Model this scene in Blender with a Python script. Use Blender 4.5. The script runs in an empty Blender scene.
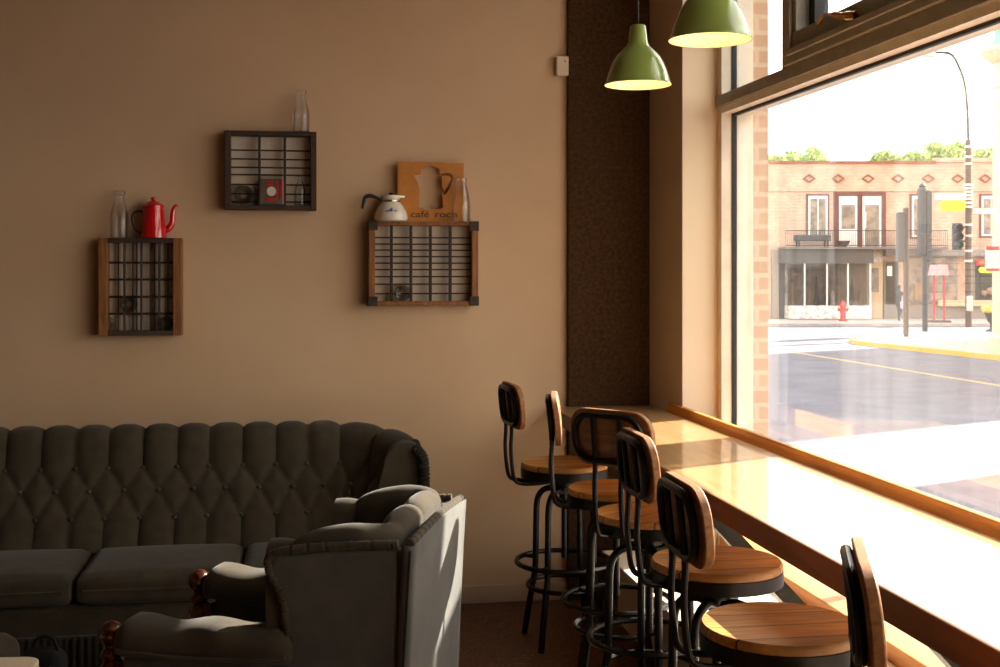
import bpy, bmesh, math, random
from mathutils import Vector, Matrix
random.seed(7)
PI = math.pi
C = bpy.context.scene.collection
S = bpy.context.scene

# ------------------------------------------------------------------ frame
F = 1230.0                      # focal length in pixels of the 1000 px frame
A = math.atan(200 / F)          # yaw of the camera towards the window
EYE = 1.6
SA, CA = math.sin(A), math.cos(A)

def wall_x(px, Y):              # world x on a plane of constant y
    k = (px - 300) * CA / F
    return k * Y * CA / (1 - k * SA)
def wall_p(px, py, Y):
    x = wall_x(px, Y); d = x * SA + Y * CA
    return Vector((x, Y, EYE + (270 - py) * d / F))
def street(px, d, z=0.0):       # the street lies square to the view: r across, d along
    r = (px - 500) * d / F
    return Vector((r * CA + d * SA, d * CA - r * SA, z))
GZ = -0.9                       # street level
ROAD = GZ - 0.12

# ------------------------------------------------------------------ materials
def lin(c):
    return tuple(((v / 12.92) if v <= 0.04045 else ((v + 0.055) / 1.055) ** 2.4) for v in c)
def hx(h):
    return lin(tuple(int(h[i:i + 2], 16) / 255 for i in (0, 2, 4))) + (1,)
MATS = {}
def new_mat(name):
    m = bpy.data.materials.new(name); m.use_nodes = True
    nt = m.node_tree; b = nt.nodes['Principled BSDF']
    return m, nt, b
def node(nt, t, **kw):
    n = nt.nodes.new(t)
    for k, v in kw.items(): setattr(n, k, v)
    return n
def coords(nt, scale=(1, 1, 1), swap=None, rot=(0, 0, 0)):
    tc = node(nt, 'ShaderNodeTexCoord')
    out = tc.outputs['Object']
    if swap:
        sp = node(nt, 'ShaderNodeSeparateXYZ'); nt.links.new(out, sp.inputs[0])
        cb = node(nt, 'ShaderNodeCombineXYZ')
        for i, ax in enumerate(swap): nt.links.new(sp.outputs['xyz'.index(ax)], cb.inputs[i])
        out = cb.outputs[0]
    mp = node(nt, 'ShaderNodeMapping'); mp.inputs['Scale'].default_value = scale
    mp.inputs['Rotation'].default_value = rot
    nt.links.new(out, mp.inputs['Vector'])
    return mp.outputs[0]
def ramp(nt, fac, stops):
    r = node(nt, 'ShaderNodeValToRGB'); e = r.color_ramp.elements
    while len(e) < len(stops): e.new(0.5)
    for i, (p, c) in enumerate(stops): e[i].position = p; e[i].color = c
    nt.links.new(fac, r.inputs[0]); return r.outputs[0]
def mat(name, c, rough=0.6, metal=0.0, c2=None, nscale=8, bump=0.0, spec=0.5, sheen=0.0, coat=0.0, detail=4, stretch=(1, 1, 1)):
    m, nt, b = new_mat(name)
    b.inputs['Roughness'].default_value = rough; b.inputs['Metallic'].default_value = metal
    b.inputs['Specular IOR Level'].default_value = spec
    b.inputs['Sheen Weight'].default_value = sheen
    b.inputs['Coat Weight'].default_value = coat
    n = node(nt, 'ShaderNodeTexNoise'); n.inputs['Scale'].default_value = nscale; n.inputs['Detail'].default_value = detail
    nt.links.new(coords(nt, stretch), n.inputs['Vector'])
    ca = hx(c); cb_ = hx(c2) if c2 else tuple(v * 0.86 for v in ca[:3]) + (1,)
    nt.links.new(ramp(nt, n.outputs['Fac'], [(0.35, ca), (0.65, cb_)]), b.inputs['Base Color'])
    if bump:
        bp = node(nt, 'ShaderNodeBump'); bp.inputs['Strength'].default_value = bump; bp.inputs['Distance'].default_value = 0.01
        nt.links.new(n.outputs['Fac'], bp.inputs['Height']); nt.links.new(bp.outputs[0], b.inputs['Normal'])
    MATS[name] = m
    return m
def wood(name, c1, c2, rough=0.45, axis='x', scale=6, plank=0.0, coat=0.0, spec=0.5):
    m, nt, b = new_mat(name)
    st = {'x': (0.7, 9, 9), 'y': (9, 0.7, 9), 'z': (9, 9, 0.7)}[axis]
    v = coords(nt, st)
    n = node(nt, 'ShaderNodeTexNoise'); n.inputs['Scale'].default_value = scale; n.inputs['Detail'].default_value = 6
    n.inputs['Distortion'].default_value = 0.6
    nt.links.new(v, n.inputs['Vector'])
    col = ramp(nt, n.outputs['Fac'], [(0.3, hx(c1)), (0.7, hx(c2))])
    if plank:
        w = node(nt, 'ShaderNodeTexBrick'); w.inputs['Scale'].default_value = 1.0
        w.inputs['Brick Width'].default_value = 40.0; w.inputs['Row Height'].default_value = plank
        w.inputs['Mortar Size'].default_value = 0.002
        w.inputs['Color1'].default_value = (1, 1, 1, 1); w.inputs['Color2'].default_value = (0.6, 0.58, 0.55, 1); w.inputs['Mortar'].default_value = (0.06, 0.05, 0.04, 1)
        vv = node(nt, 'ShaderNodeVectorMath', operation='ADD'); vv.inputs[1].default_value = (8.0, .02, 0)
        nt.links.new(coords(nt), vv.inputs[0]); nt.links.new(vv.outputs[0], w.inputs['Vector'])
        mx = node(nt, 'ShaderNodeMix', data_type='RGBA', blend_type='MULTIPLY'); mx.inputs[0].default_value = 1
        nt.links.new(col, mx.inputs[6]); nt.links.new(w.outputs['Color'], mx.inputs[7]); col = mx.outputs[2]
    nt.links.new(col, b.inputs['Base Color'])
    b.inputs['Roughness'].default_value = rough; b.inputs['Coat Weight'].default_value = coat
    b.inputs['Specular IOR Level'].default_value = spec
    bp = node(nt, 'ShaderNodeBump'); bp.inputs['Strength'].default_value = 0.15; bp.inputs['Distance'].default_value = 0.004
    nt.links.new(n.outputs['Fac'], bp.inputs['Height']); nt.links.new(bp.outputs[0], b.inputs['Normal'])
    MATS[name] = m; return m
def brick(name, c1, c2, mortar, bw=0.24, bh=0.075, swap='xzy', rough=0.9):
    m, nt, b = new_mat(name)
    w = node(nt, 'ShaderNodeTexBrick'); w.inputs['Scale'].default_value = 1
    w.inputs['Brick Width'].default_value = bw; w.inputs['Row Height'].default_value = bh
    w.inputs['Mortar Size'].default_value = 0.012; w.inputs['Mortar Smooth'].default_value = 0.3
    w.inputs['Color1'].default_value = hx(c1); w.inputs['Color2'].default_value = hx(c2); w.inputs['Mortar'].default_value = hx(mortar)
    nt.links.new(coords(nt, (1, 1, 1), swap), w.inputs['Vector'])
    n = node(nt, 'ShaderNodeTexNoise'); n.inputs['Scale'].default_value = 1.2; n.inputs['Detail'].default_value = 5
    nt.links.new(coords(nt), n.inputs['Vector'])
    mx = node(nt, 'ShaderNodeMix', data_type='RGBA', blend_type='MULTIPLY'); mx.inputs[0].default_value = 1
    nt.links.new(w.outputs['Color'], mx.inputs[6])
    nt.links.new(ramp(nt, n.outputs['Fac'], [(0.3, (0.75, 0.75, 0.75, 1)), (0.7, (1.1, 1.08, 1.05, 1))]), mx.inputs[7])
    nt.links.new(mx.outputs[2], b.inputs['Base Color']); b.inputs['Roughness'].default_value = rough
    MATS[name] = m; return m
def glass(name, tint=(1, 1, 1), haze=0.03, gloss=0.10, rough=0.02, dense=0.0):
    m = bpy.data.materials.new(name); m.use_nodes = True; nt = m.node_tree
    nt.nodes.clear()
    out = node(nt, 'ShaderNodeOutputMaterial')
    tr = node(nt, 'ShaderNodeBsdfTransparent'); tr.inputs[0].default_value = tint + (1,)
    gl = node(nt, 'ShaderNodeBsdfGlossy'); gl.inputs['Roughness'].default_value = rough
    df = node(nt, 'ShaderNodeBsdfTranslucent'); df.inputs[0].default_value = (0.9, 0.9, 0.9, 1)
    n = node(nt, 'ShaderNodeTexNoise'); n.inputs['Scale'].default_value = 3; nt.links.new(coords(nt, (4, 4, 0.3)), n.inputs['Vector'])
    mr = node(nt, 'ShaderNodeMapRange'); nt.links.new(n.outputs['Fac'], mr.inputs[0])
    mr.inputs['From Min'].default_value = 0.3; mr.inputs['From Max'].default_value = 0.7
    mr.inputs['To Min'].default_value = haze * 0.5; mr.inputs['To Max'].default_value = haze * 1.5
    m1 = node(nt, 'ShaderNodeMixShader'); nt.links.new(mr.outputs[0], m1.inputs[0]); nt.links.new(tr.outputs[0], m1.inputs[1]); nt.links.new(df.outputs[0], m1.inputs[2])
    fr = node(nt, 'ShaderNodeLayerWeight'); fr.inputs['Blend'].default_value = 0.25
    mm = node(nt, 'ShaderNodeMath', operation='MULTIPLY_ADD'); nt.links.new(fr.outputs['Fresnel'], mm.inputs[0]); mm.inputs[1].default_value = gloss; mm.inputs[2].default_value = dense
    m2 = node(nt, 'ShaderNodeMixShader'); nt.links.new(mm.outputs[0], m2.inputs[0]); nt.links.new(m1.outputs[0], m2.inputs[1]); nt.links.new(gl.outputs[0], m2.inputs[2])
    nt.links.new(m2.outputs[0], out.inputs[0]); MATS[name] = m; return m

mat('wall_paint', 'C6A786', 0.85, c2='C0A07E', nscale=1.5)
mat('wall_paint_cream', 'E6D2B4', 0.7, c2='E0CCAE', nscale=1.5)
mat('ceiling_paint', '9A866C', 0.9)
mat('wall_paint_shade', 'BCA690', 0.85, c2='B6A08A')  # darker copy of the wall paint, putting shade into the window-side wall end
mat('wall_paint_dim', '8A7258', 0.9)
mat('backing', 'DCCCBA', 0.9)
mat('baseboard_paint', 'B39C84', 0.6)
mat('rust_panel', '4A3422', 0.9, spec=0.1, c2='362514', nscale=55, bump=0.5, detail=8)
def terrazzo():
    m, nt, b = new_mat('terrazzo')
    v = node(nt, 'ShaderNodeTexVoronoi'); v.inputs['Scale'].default_value = 110
    nt.links.new(coords(nt), v.inputs['Vector'])
    nt.links.new(ramp(nt, v.outputs['Color'], [(0.15, hx('3A2418')), (0.45, hx('6A4630')), (0.75, hx('4A2E20')), (0.95, hx('8A6A4C'))]), b.inputs['Base Color'])
    b.inputs['Roughness'].default_value = 0.55; MATS['terrazzo'] = m
terrazzo()
wood('counter_wood', 'C09A6C', 'A88458', 0.28, 'y', 5, coat=0.6)
wood('counter_edge', '7A4E2C', '643E22', 0.5, 'y', 5)
wood('ledge_wood', 'D08A3C', 'B8722C', 0.5, 'y', 5)
wood('seat_wood', 'D89C4C', 'A26C2E', 0.5, 'x', 7, plank=0.095)
wood('back_wood', 'A06C3A', '744828', 0.6, 'y', 7)
wood('turned_wood', '5A2A14', '3A180C', 0.18, 'z', 6, coat=0.6)
mat('gunmetal', '2A2724', 0.42, 0.85, nscale=30, c2='221F1C')
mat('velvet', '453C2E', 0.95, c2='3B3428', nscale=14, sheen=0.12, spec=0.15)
mat('velvet_dark', '302C24', 0.95, c2='2A261F', nscale=14, sheen=0.1, spec=0.1)  # darker velvet for skirt, trim, welt and base
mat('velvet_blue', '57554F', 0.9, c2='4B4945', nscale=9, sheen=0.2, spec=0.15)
mat('button_cloth', '3A372F', 0.9)
wood('crate_side', '96602C', '623A1A', 0.7, 'z', 8)
wood('crate_dark', '4A3324', '2E2018', 0.8, 'x', 8)
mat('crate_metal', '2E2822', 0.55, 0.6, c2='443428', nscale=40)
mat('red_enamel', 'C80E14', 0.15, coat=0.7)
mat('black_plastic', '14110F', 0.35)
mat('black_enamel', '1A1816', 0.3)
mat('white_ceramic', 'E2D8C6', 0.15, coat=0.5)
mat('blue_print', '3E5C9A', 0.3)
mat('steel', 'B8B0A4', 0.25, 1.0)
mat('sign_wood', 'B87422', 0.6, c2='A8681C', nscale=20)
mat('letter_dark', '3A2210', 0.8)
mat('red_print', 'B0201C', 0.4)
mat('white_print', 'D8D0C0', 0.4)
mat('switch_plastic', 'D8C4A4', 0.4)
mat('green_enamel', '8A9E50', 0.2, coat=0.6, c2='84984C', nscale=3)
mat('cream_enamel', 'F4E6B4', 0.4)
mat('lamp_cord', '1C1814', 0.6)
mat('frame_brown', '9C968C', 0.55, c2='928C82', nscale=20)
mat('frame_cream', 'ECDEC8', 0.5)
mat('bead_cream_lit', 'FAF2E4', 0.5)  # frame cream made paler; bounce light on the soffit put into the colour
mat('gasket', '0E0C0A', 0.6)
mat('brass', 'C08A48', 0.25, 1.0)
mat('ledge_paint', 'EADCC4', 0.5)
mat('tin_grey', '5A564C', 0.35)
mat('cream_table', 'EBDCC0', 0.35)
mat('black_cloth', '0E0D0C', 0.9)
def emit(name, c, s):
    m, nt, b = new_mat(name)
    b.inputs['Base Color'].default_value = hx(c); b.inputs['Emission Color'].default_value = hx(c); b.inputs['Emission Strength'].default_value = s
    MATS[name] = m
emit('bulb', 'FFE6A8', 6)
glass('window_glass', (0.97, 0.98, 0.98), 0.013, 0.3)  # haze lays a streaky veil of reflected light into the pane
glass('bottle_glass', (0.985, 0.98, 0.97), 0.035, 0.5, 0.05, 0.02)
glass('dark_glass', (0.86, 0.85, 0.82), 0.05, 0.8, 0.08, 0.03)
# street
mat('asphalt', '6A6870', 0.9, c2='5C5A62', nscale=1.2, detail=8)
mat('pavement', 'B0A69C', 0.9, c2='A09890', nscale=3)
mat('yellow_paint', 'D8A23C', 0.8, c2='C89838', nscale=10)
mat('line_paint', 'C8A060', 0.8)
brick('old_brick', 'C8A288', 'B88C74', 'CCB8A4')
brick('jamb_brick', 'BE9676', 'AE8668', 'C6AE94', 0.22, 0.075)
mat('ornament', '8A5038', 0.8)
mat('white_trim', 'E8E2DA', 0.6)
mat('maroon_trim', '6E3C34', 0.7)
mat('shop_dark', '4A4642', 0.7)
mat('shop_grey', '8A8078', 0.7)
mat('shop_white', 'F0ECE8', 0.6, c2='B8A8A0', nscale=5)
mat('dim_interior', '6A625A', 0.8, c2='A08C78', nscale=3)
mat('beige_door', 'C8AE8C', 0.6)
mat('slab_grey', '6A6460', 0.8)
mat('display_tan', 'A08060', 0.8); mat('display_dark', '3E3830', 0.8); mat('display_pale', 'D8C8B8', 0.8)
glass('shop_glass', (0.8, 0.82, 0.85), 0.12, 0.5)
mat('iron', '2A2A2C', 0.5, 0.4)
mat('wood_pole', '5A4A3E', 0.8, c2='48392F', nscale=20)
mat('pale_band', 'D8D0C4', 0.6)
mat('hydrant_red', 'B83030', 0.5)
mat('signal_dark', '34363C', 0.5)
mat('signal_green', '3A6A58', 0.4)
mat('sign_yellow', 'F0E818', 0.5); mat('sign_white', 'F4F0EA', 0.5); mat('sign_red', 'D02838', 0.5); mat('sign_orange', 'E07820', 0.5)
mat('leaf', '9AB064', 0.8, c2='B4C880', nscale=3); mat('leaf_pale', 'B8C88C', 0.8, c2='A0B470', nscale=3)
mat('bark', '5A4632', 0.9); mat('flower_yellow', 'D8B850', 0.8, c2='B89440', nscale=20)
mat('stone_cream', 'DCC0A4', 0.8, c2='D0B296', nscale=4); mat('copper_green', '7AB09C', 0.7)
mat('skin', 'B88868', 0.6); mat('coat_dark', '2C2C34', 0.9); mat('hair_dark', '241C18', 0.8); mat('bag_lilac', 'C0A8C0', 0.7)
mat('pink_cloth', 'D8A0A0', 0.8)
def awning_mat():
    m = bpy.data.materials.new('awning_cloth'); m.use_nodes = True; nt = m.node_tree; b = nt.nodes['Principled BSDF']
    b.inputs['Base Color'].default_value = hx('F2EEE6'); b.inputs['Roughness'].default_value = 0.9
    t = node(nt, 'ShaderNodeBsdfTranslucent')
    n = node(nt, 'ShaderNodeTexNoise'); n.inputs['Scale'].default_value = 40; nt.links.new(coords(nt), n.inputs['Vector'])
    nt.links.new(ramp(nt, n.outputs['Fac'], [(0.35, hx('E8F0F4')), (0.6, hx('FFFFFF'))]), t.inputs[0])
    mx = node(nt, 'ShaderNodeMixShader'); mx.inputs[0].default_value = 0.6
    nt.links.new(b.outputs[0], mx.inputs[1]); nt.links.new(t.outputs[0], mx.inputs[2])
    nt.links.new(mx.outputs[0], nt.nodes['Material Output'].inputs[0]); MATS['awning_cloth'] = m
awning_mat()

# ------------------------------------------------------------------ mesh helpers
def BM(): return bmesh.new()
def box(bm, lo, hi, M=None):
    x0, y0, z0 = lo; x1, y1, z1 = hi
    vs = [bm.verts.new((x, y, z)) for x, y, z in ((x0,y0,z0),(x1,y0,z0),(x1,y1,z0),(x0,y1,z0),(x0,y0,z1),(x1,y0,z1),(x1,y1,z1),(x0,y1,z1))]
    if M is not None:
        for v in vs: v.co = M @ v.co
    for f in ((3,2,1,0),(4,5,6,7),(0,1,5,4),(1,2,6,5),(2,3,7,6),(3,0,4,7)): bm.faces.new([vs[i] for i in f])
    return bm
def prism(bm, pts, axis, a, b, M=None):
    """polygon pts (2-D) pushed along an axis from a to b"""
    def P(p, t):
        if axis == 'y': v = Vector((p[0], t, p[1]))
        elif axis == 'x': v = Vector((t, p[0], p[1]))
        else: v = Vector((p[0], p[1], t))
        return M @ v if M is not None else v
    lo = [bm.verts.new(P(p, a)) for p in pts]; hi = [bm.verts.new(P(p, b)) for p in pts]
    n = len(pts)
    bm.faces.new(lo); bm.faces.new(hi[::-1])
    for i in range(n): bm.faces.new((lo[i], hi[i], hi[(i+1) % n], lo[(i+1) % n]))
    return bm
def tube(bm, pts, r, seg=10, closed=False, flat=1.0, cap=True):
    pts = [Vector(p) for p in pts]; n = len(pts)
    rs = r if isinstance(r, (list, tuple)) else [r] * n
    rings = []; up = None
    for i in range(n):
        a = pts[(i - 1) % n] if (closed or i > 0) else pts[i]
        b = pts[(i + 1) % n] if (closed or i < n - 1) else pts[i]
        t = (b - a).normalized()
        if up is None:
            up = Vector((0, 0, 1)) if abs(t.z) < 0.9 else Vector((1, 0, 0))
        u = (up - t * up.dot(t)).normalized(); up = u
        w = t.cross(u)
        rings.append([bm.verts.new(pts[i] + (u * math.cos(2*PI*k/seg) + w * math.sin(2*PI*k/seg) * flat) * rs[i]) for k in range(seg)])
    m = n if closed else n - 1
    for i in range(m):
        A_, B_ = rings[i], rings[(i + 1) % n]
        for k in range(seg): bm.faces.new((A_[k], A_[(k+1) % seg], B_[(k+1) % seg], B_[k]))
    if cap and not closed:
        bm.faces.new(rings[0][::-1]); bm.faces.new(rings[-1])
    return bm
def lathe(bm, prof, seg=24, M=None, cap=True):
    """prof: list of (radius, height) about the z axis"""
    rings = []
    for r, z in prof:
        r = max(r, 0.0004)
        vs = [Vector((r * math.cos(2*PI*k/seg), r * math.sin(2*PI*k/seg), z)) for k in range(seg)]
        rings.append([bm.verts.new(M @ v if M is not None else v) for v in vs])
    for i in range(len(rings) - 1):
        for k in range(seg): bm.faces.new((rings[i][k], rings[i][(k+1) % seg], rings[i+1][(k+1) % seg], rings[i+1][k]))
    if cap:
        bm.faces.new(rings[0][::-1]); bm.faces.new(rings[-1])
    return bm
def ball(bm, c, r, seg=16, sq=(1, 1, 1)):
    c = Vector(c); g = bmesh.ops.create_uvsphere(bm, u_segments=seg, v_segments=max(6, seg // 2), radius=r)
    for v in g['verts']: v.co = Vector((v.co.x*sq[0], v.co.y*sq[1], v.co.z*sq[2])) + c
    return bm
def grid(bm, rows):
    V = [[bm.verts.new(p) for p in row] for row in rows]
    for i in range(len(V) - 1):
        for j in range(len(V[0]) - 1): bm.faces.new((V[i][j], V[i][j+1], V[i+1][j+1], V[i+1][j]))
    return V
def smooth_path(pts, n=8, closed=False):
    pts = [Vector(p) for p in pts]; out = []
    m = len(pts)
    for i in range(m if closed else m - 1):
        p0 = pts[(i-1) % m] if (closed or i > 0) else pts[i]
        p1 = pts[i]; p2 = pts[(i+1) % m]
        p3 = pts[(i+2) % m] if (closed or i < m - 2) else p2
        for k in range(n):
            t = k / n
            out.append(0.5 * ((2*p1) + (p2-p0)*t + (2*p0-5*p1+4*p2-p3)*t*t + (3*p1-p0-3*p2+p3)*t**3))
    if not closed: out.append(pts[-1])
    return out
def obj(name, bm, m, parent=None, smooth=False, bevel=0.0, loc=None, subsurf=0, auto=True):
    bmesh.ops.recalc_face_normals(bm, faces=bm.faces)
    me = bpy.data.meshes.new(name); bm.to_mesh(me); bm.free()
    me.materials.append(MATS[m])
    if smooth:
        for p in me.polygons: p.use_smooth = True
        if auto: me.set_sharp_from_angle(angle=math.radians(40))
    o = bpy.data.objects.new(name, me); C.objects.link(o)
    if parent is not None: o.parent = parent
    if loc is not None: o.location = loc
    if bevel:
        b = o.modifiers.new('bevel', 'BEVEL'); b.width = bevel; b.segments = 2; b.limit_method = 'ANGLE'
    if subsurf:
        s = o.modifiers.new('subd', 'SUBSURF'); s.levels = subsurf; s.render_levels = subsurf
    return o
def tag(o, label, cat, group=None):
    o['label'] = label; o['category'] = cat
    if group: o['group'] = group
    return o
def thing(name, label, cat, loc=(0, 0, 0), rz=0.0, group=None):
    o = bpy.data.objects.new(name, None); C.objects.link(o); o.empty_display_size = 0.1
    o.location = loc; o.rotation_euler = (0, 0, rz)
    return tag(o, label, cat, group)
def struct(name, bm, m, parent=None, **kw):
    o = obj(name, bm, m, parent, **kw)
    if parent is None: o['kind'] = 'structure'
    return o
def dup(root, loc, rz, label):
    r = root.copy(); C.objects.link(r); r.location = loc; r.rotation_euler = (0, 0, rz); r['label'] = label
    for ch in list(root.children):
        c = ch.copy(); C.objects.link(c); c.parent = r
        for g in list(ch.children):
            d = g.copy(); C.objects.link(d); d.parent = c
    return r

# ------------------------------------------------------------------ room
WY = 5.855           # back wall
WX = 1.735           # window wall, room face
JY = 5.45            # far window jamb
OX = 2.145           # outer face of the window wall
NY = 0.2             # near window jamb
CZ = 3.7             # ceiling
LX, FY = -4.2, -3.2
struct('floor', box(BM(), (LX - .2, FY - .2, -0.1), (1.74, WY + .2, 0)), 'terrazzo')
struct('ceiling', box(BM(), (LX - .2, FY - .2, CZ), (OX, WY + .2, CZ + .15)), 'ceiling_paint')
struct('wall_back', box(BM(), (LX - .2, WY, 0), (OX, WY + .2, CZ)), 'wall_paint')
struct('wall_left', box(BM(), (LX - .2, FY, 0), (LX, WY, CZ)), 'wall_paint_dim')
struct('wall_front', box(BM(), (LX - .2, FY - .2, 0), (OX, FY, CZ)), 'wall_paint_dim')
bm = BM(); prism(bm, [(WX + .004, JY), (2.06, JY), (2.06, WY), (1.70, WY)], 'z', 0, CZ); struct('wall_right', bm, 'wall_paint_cream')
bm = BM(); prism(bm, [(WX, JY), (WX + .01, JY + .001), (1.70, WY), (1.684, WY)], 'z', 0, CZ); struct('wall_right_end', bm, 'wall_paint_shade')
bm = BM(); box(bm, (WX, FY, 0), (2.06, NY, CZ)); box(bm, (WX, NY, 3.42), (2.06, JY, CZ)); struct('wall_right_near', bm, 'wall_paint_cream')
bm = BM(); box(bm, (WX, NY, -0.1), (2.06, JY, 0.312)); struct('wall_right_low', bm, 'wall_paint_cream')
bm = BM(); box(bm, (2.06, JY - .015, GZ - .3), (OX, WY + .6, CZ + .5)); box(bm, (2.06, FY, GZ - .3), (OX, NY, CZ + .5)); box(bm, (2.06, NY, 3.42), (OX, JY - .015, CZ + .5)); box(bm, (2.06, NY, GZ - .3), (OX, JY - .015, 0.312))
struct('wall_exterior', bm, 'jamb_brick')
struct('baseboard_back', box(BM(), (LX, WY - .015, 0), (1.287, WY, 0.085)), 'baseboard_paint', bevel=.004)
# rusty dark panel on the back wall by the window
px0 = wall_x(568.5, WY - .035)
o = struct('trim_1', box(BM(), (px0, WY - .035, 0), (1.688, WY, CZ)), 'rust_panel', bevel=.003)

# ---- window
W = thing('window_1', '', ''); del W['label']; del W['category']; W['kind'] = 'structure'
FX0, FX1 = 1.905, 2.06
bm = BM(); box(bm, (FX0, JY - .05, 0.318), (FX1, JY, 3.42)); box(bm, (FX0, NY, 0.318), (FX1, NY + .05, 3.42)); box(bm, (FX0, NY, 3.37), (FX1, JY, 3.42))
obj('window_frame', bm, 'frame_cream', W, bevel=.003)
bm = BM(); box(bm, (1.955, JY - .056, 0.385), (1.978, JY - .045, 2.32)); box(bm, (1.955, JY - .056, 2.40), (1.978, JY - .045, 3.37)); box(bm, (1.958, NY + .05, 2.306), (1.975, JY - .05, 2.321))
obj('gasket', bm, 'gasket', W)
bm = BM(); box(bm, (FX0 - .012, NY, 2.348), (FX1, JY - .0, 2.40)); obj('transom', bm, 'frame_brown', W, bevel=.004)
bm = BM(); box(bm, (FX0 + .004, NY, 2.318), (FX1, JY - .05, 2.349)); obj('transom_soffit', bm, 'bead_cream_lit', W)
bm = BM(); box(bm, (FX0 - .01, NY, 0.318), (FX1, JY - .05, 0.385)); obj('bottom_rail', bm, 'ledge_wood', W, bevel=.004)
# vent sash above the transom
bm = BM(); box(bm, (FX0 - .005, 4.60, 2.40), (FX1, 4.67, 3.37)); box(bm, (FX0 - .005, 2.2, 2.40), (FX1, 2.27, 3.37)); obj('mullion', bm, 'frame_brown', W, bevel=.004)
bm = BM()
for lo, hi in (((FX0 - .03, 2.27, 2.40), (1.99, 4.60, 2.515)), ((FX0 - .03, 2.27, 3.25), (1.99, 4.60, 3.37)), ((FX0 - .03, 4.47, 2.515), (1.99, 4.60, 3.25)), ((FX0 - .03, 2.27, 2.515), (1.99, 2.40, 3.25))): box(bm, lo, hi)
for lo, hi in (((FX0 - .045, 2.34, 2.43), (FX0 - .03, 4.53, 2.455)), ((FX0 - .045, 4.50, 2.455), (FX0 - .03, 4.53, 3.30))): box(bm, lo, hi)
sash = obj('vent_sash', bm, 'frame_brown', W, bevel=.004)
bm = BM(); box(bm, (1.93, 4.42, 2.515), (1.985, 4.47, 3.25)); box(bm, (1.93, 2.40, 2.512), (1.945, 4.47, 2.524)); obj('sash_gasket', bm, 'gasket', sash)
p = Vector((FX0 - .04, 4.02, 2.475))
bm = BM(); tube(bm, smooth_path([p + Vector((0, -.09, -.01)), p + Vector((-.02, -.03, .0)), p + Vector((-.025, .05, .02)), p + Vector((-.015, .14, .035)), p + Vector((-.01, .20, .02))], 5), [.016] * 5 + [.012] * 5 + [.007] * 11, 8)
obj('crank_handle', bm, 'brass', sash, smooth=True)
bm = BM(); box(bm, p + Vector((0, -.05, -.03)), p + Vector((.02, .06, .03))); obj('crank_plate', bm, 'frame_brown', sash, bevel=.004)
for lo, hi in (((1.966, NY + .05, 0.385), (1.97, JY - .05, 2.318)), ((1.966, 4.67, 2.40), (1.97, JY - .05, 3.37)), ((1.962, 2.40, 2.515), (1.966, 4.47, 3.25)), ((1.966, NY + .05, 2.40), (1.97, 2.2, 3.37))):
    obj('pane', box(BM(), lo, hi), 'window_glass', W)

# low sunlit ledge below the window
L = thing('window_ledge', 'low wooden ledge running under the window below the counter', 'ledge', (0, 0, 0))
obj('ledge_top', box(BM(), (1.355, NY, .30), (1.895, JY - .005, .325)), 'ledge_paint', L, bevel=.004)
obj('ledge_front', box(BM(), (1.43, NY + .02, 0.0), (1.45, JY - .005, .30)), 'wall_paint_cream', L)

# ------------------------------------------------------------------ counter
K = thing('window_counter', 'long varnished wooden counter running along the shop window', 'counter', (1.46, 3.0, 0))
def kb(lo, hi): return box(BM(), Vector(lo) - K.location, Vector(hi) - K.location)
CT = 0.94
obj('counter_top', kb((1.20, NY + .02, CT - .022), (1.69, WY - .037, CT)), 'counter_wood', K, bevel=.003)
obj('counter_edge', kb((1.195, NY + .02, CT - .068), (1.235, WY - .04, CT - .0005)), 'counter_edge', K, bevel=.003)['label'] = 'dark brown front edge board'
obj('sun_stop_board', kb((1.738, NY + .02, CT - .062), (1.90, JY - .01, CT - .04)), 'counter_edge', K, bevel=.003)  # hidden board added to stop sun slipping behind the counter
obj('back_lip', kb((1.715, NY + .02, CT - .06), (1.74, WY - .037, CT + .034)), 'ledge_wood', K, bevel=.003)
for y in (2.35, 3.9, 5.25, 0.8):
    bm = BM()
    M = Matrix.Translation((-K.location.x, y - K.location.y, 0))
    prism(bm, [(1.235, .872), (1.30, .872), (1.725, .42), (1.725, .36), (1.71, .36)], 'y', -.025, .025, M)
    prism(bm, [(1.235, .856), (1.70, .856), (1.70, .872), (1.235, .872)], 'y', -.025, .025, M)
    obj('bracket', bm, 'gunmetal', K)

# ------------------------------------------------------------------ pendants
LZ = 2.30
def pendant(x, y, label):
    t = thing('pendant_lamp', label, 'lamp', (x, y, LZ), 0, 'green pendant lamps over the counter')
    k = .125 / .125
    prof = [(.1265, 0), (.1265, .004), (.122, .010), (.112, .045), (.097, .085), (.078, .115), (.058, .135), (.044, .148), (.041, .156), (.038, .160), (.030, .222), (.026, .227), (.004, .228)]
    s = obj('lamp_shade', lathe(BM(), prof, 48, cap=False), 'green_enamel', t, smooth=True)
    inn = [(.1255, .0005), (.119, .012), (.109, .045), (.094, .083), (.075, .112), (.055, .132), (.040, .146), (.004, .150)]
    obj('inner_shade', lathe(BM(), inn, 48, cap=False), 'cream_enamel', t, smooth=True)['label'] = 'cream white inside of the shade'
    bm = BM(); ball(bm, (0, 0, .075), .024, 16); lathe(bm, [(.013, .095), (.013, .15)], 12); obj('light_bulb', bm, 'bulb', t, smooth=True)
    obj('cord', tube(BM(), [(0, 0, .226), (0, 0, CZ - LZ - .02)], .004, 8), 'lamp_cord', t)
    obj('ceiling_cup', lathe(BM(), [(.05, CZ - LZ - .03), (.05, CZ - LZ)], 20), 'green_enamel', t)
pendant(1.264, 4.516, 'small green enamel pendant lamp hanging in front of the dark rusty panel')
pendant(1.234, 3.599, 'green enamel pendant lamp nearer the window, its top cut by the picture edge')
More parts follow.
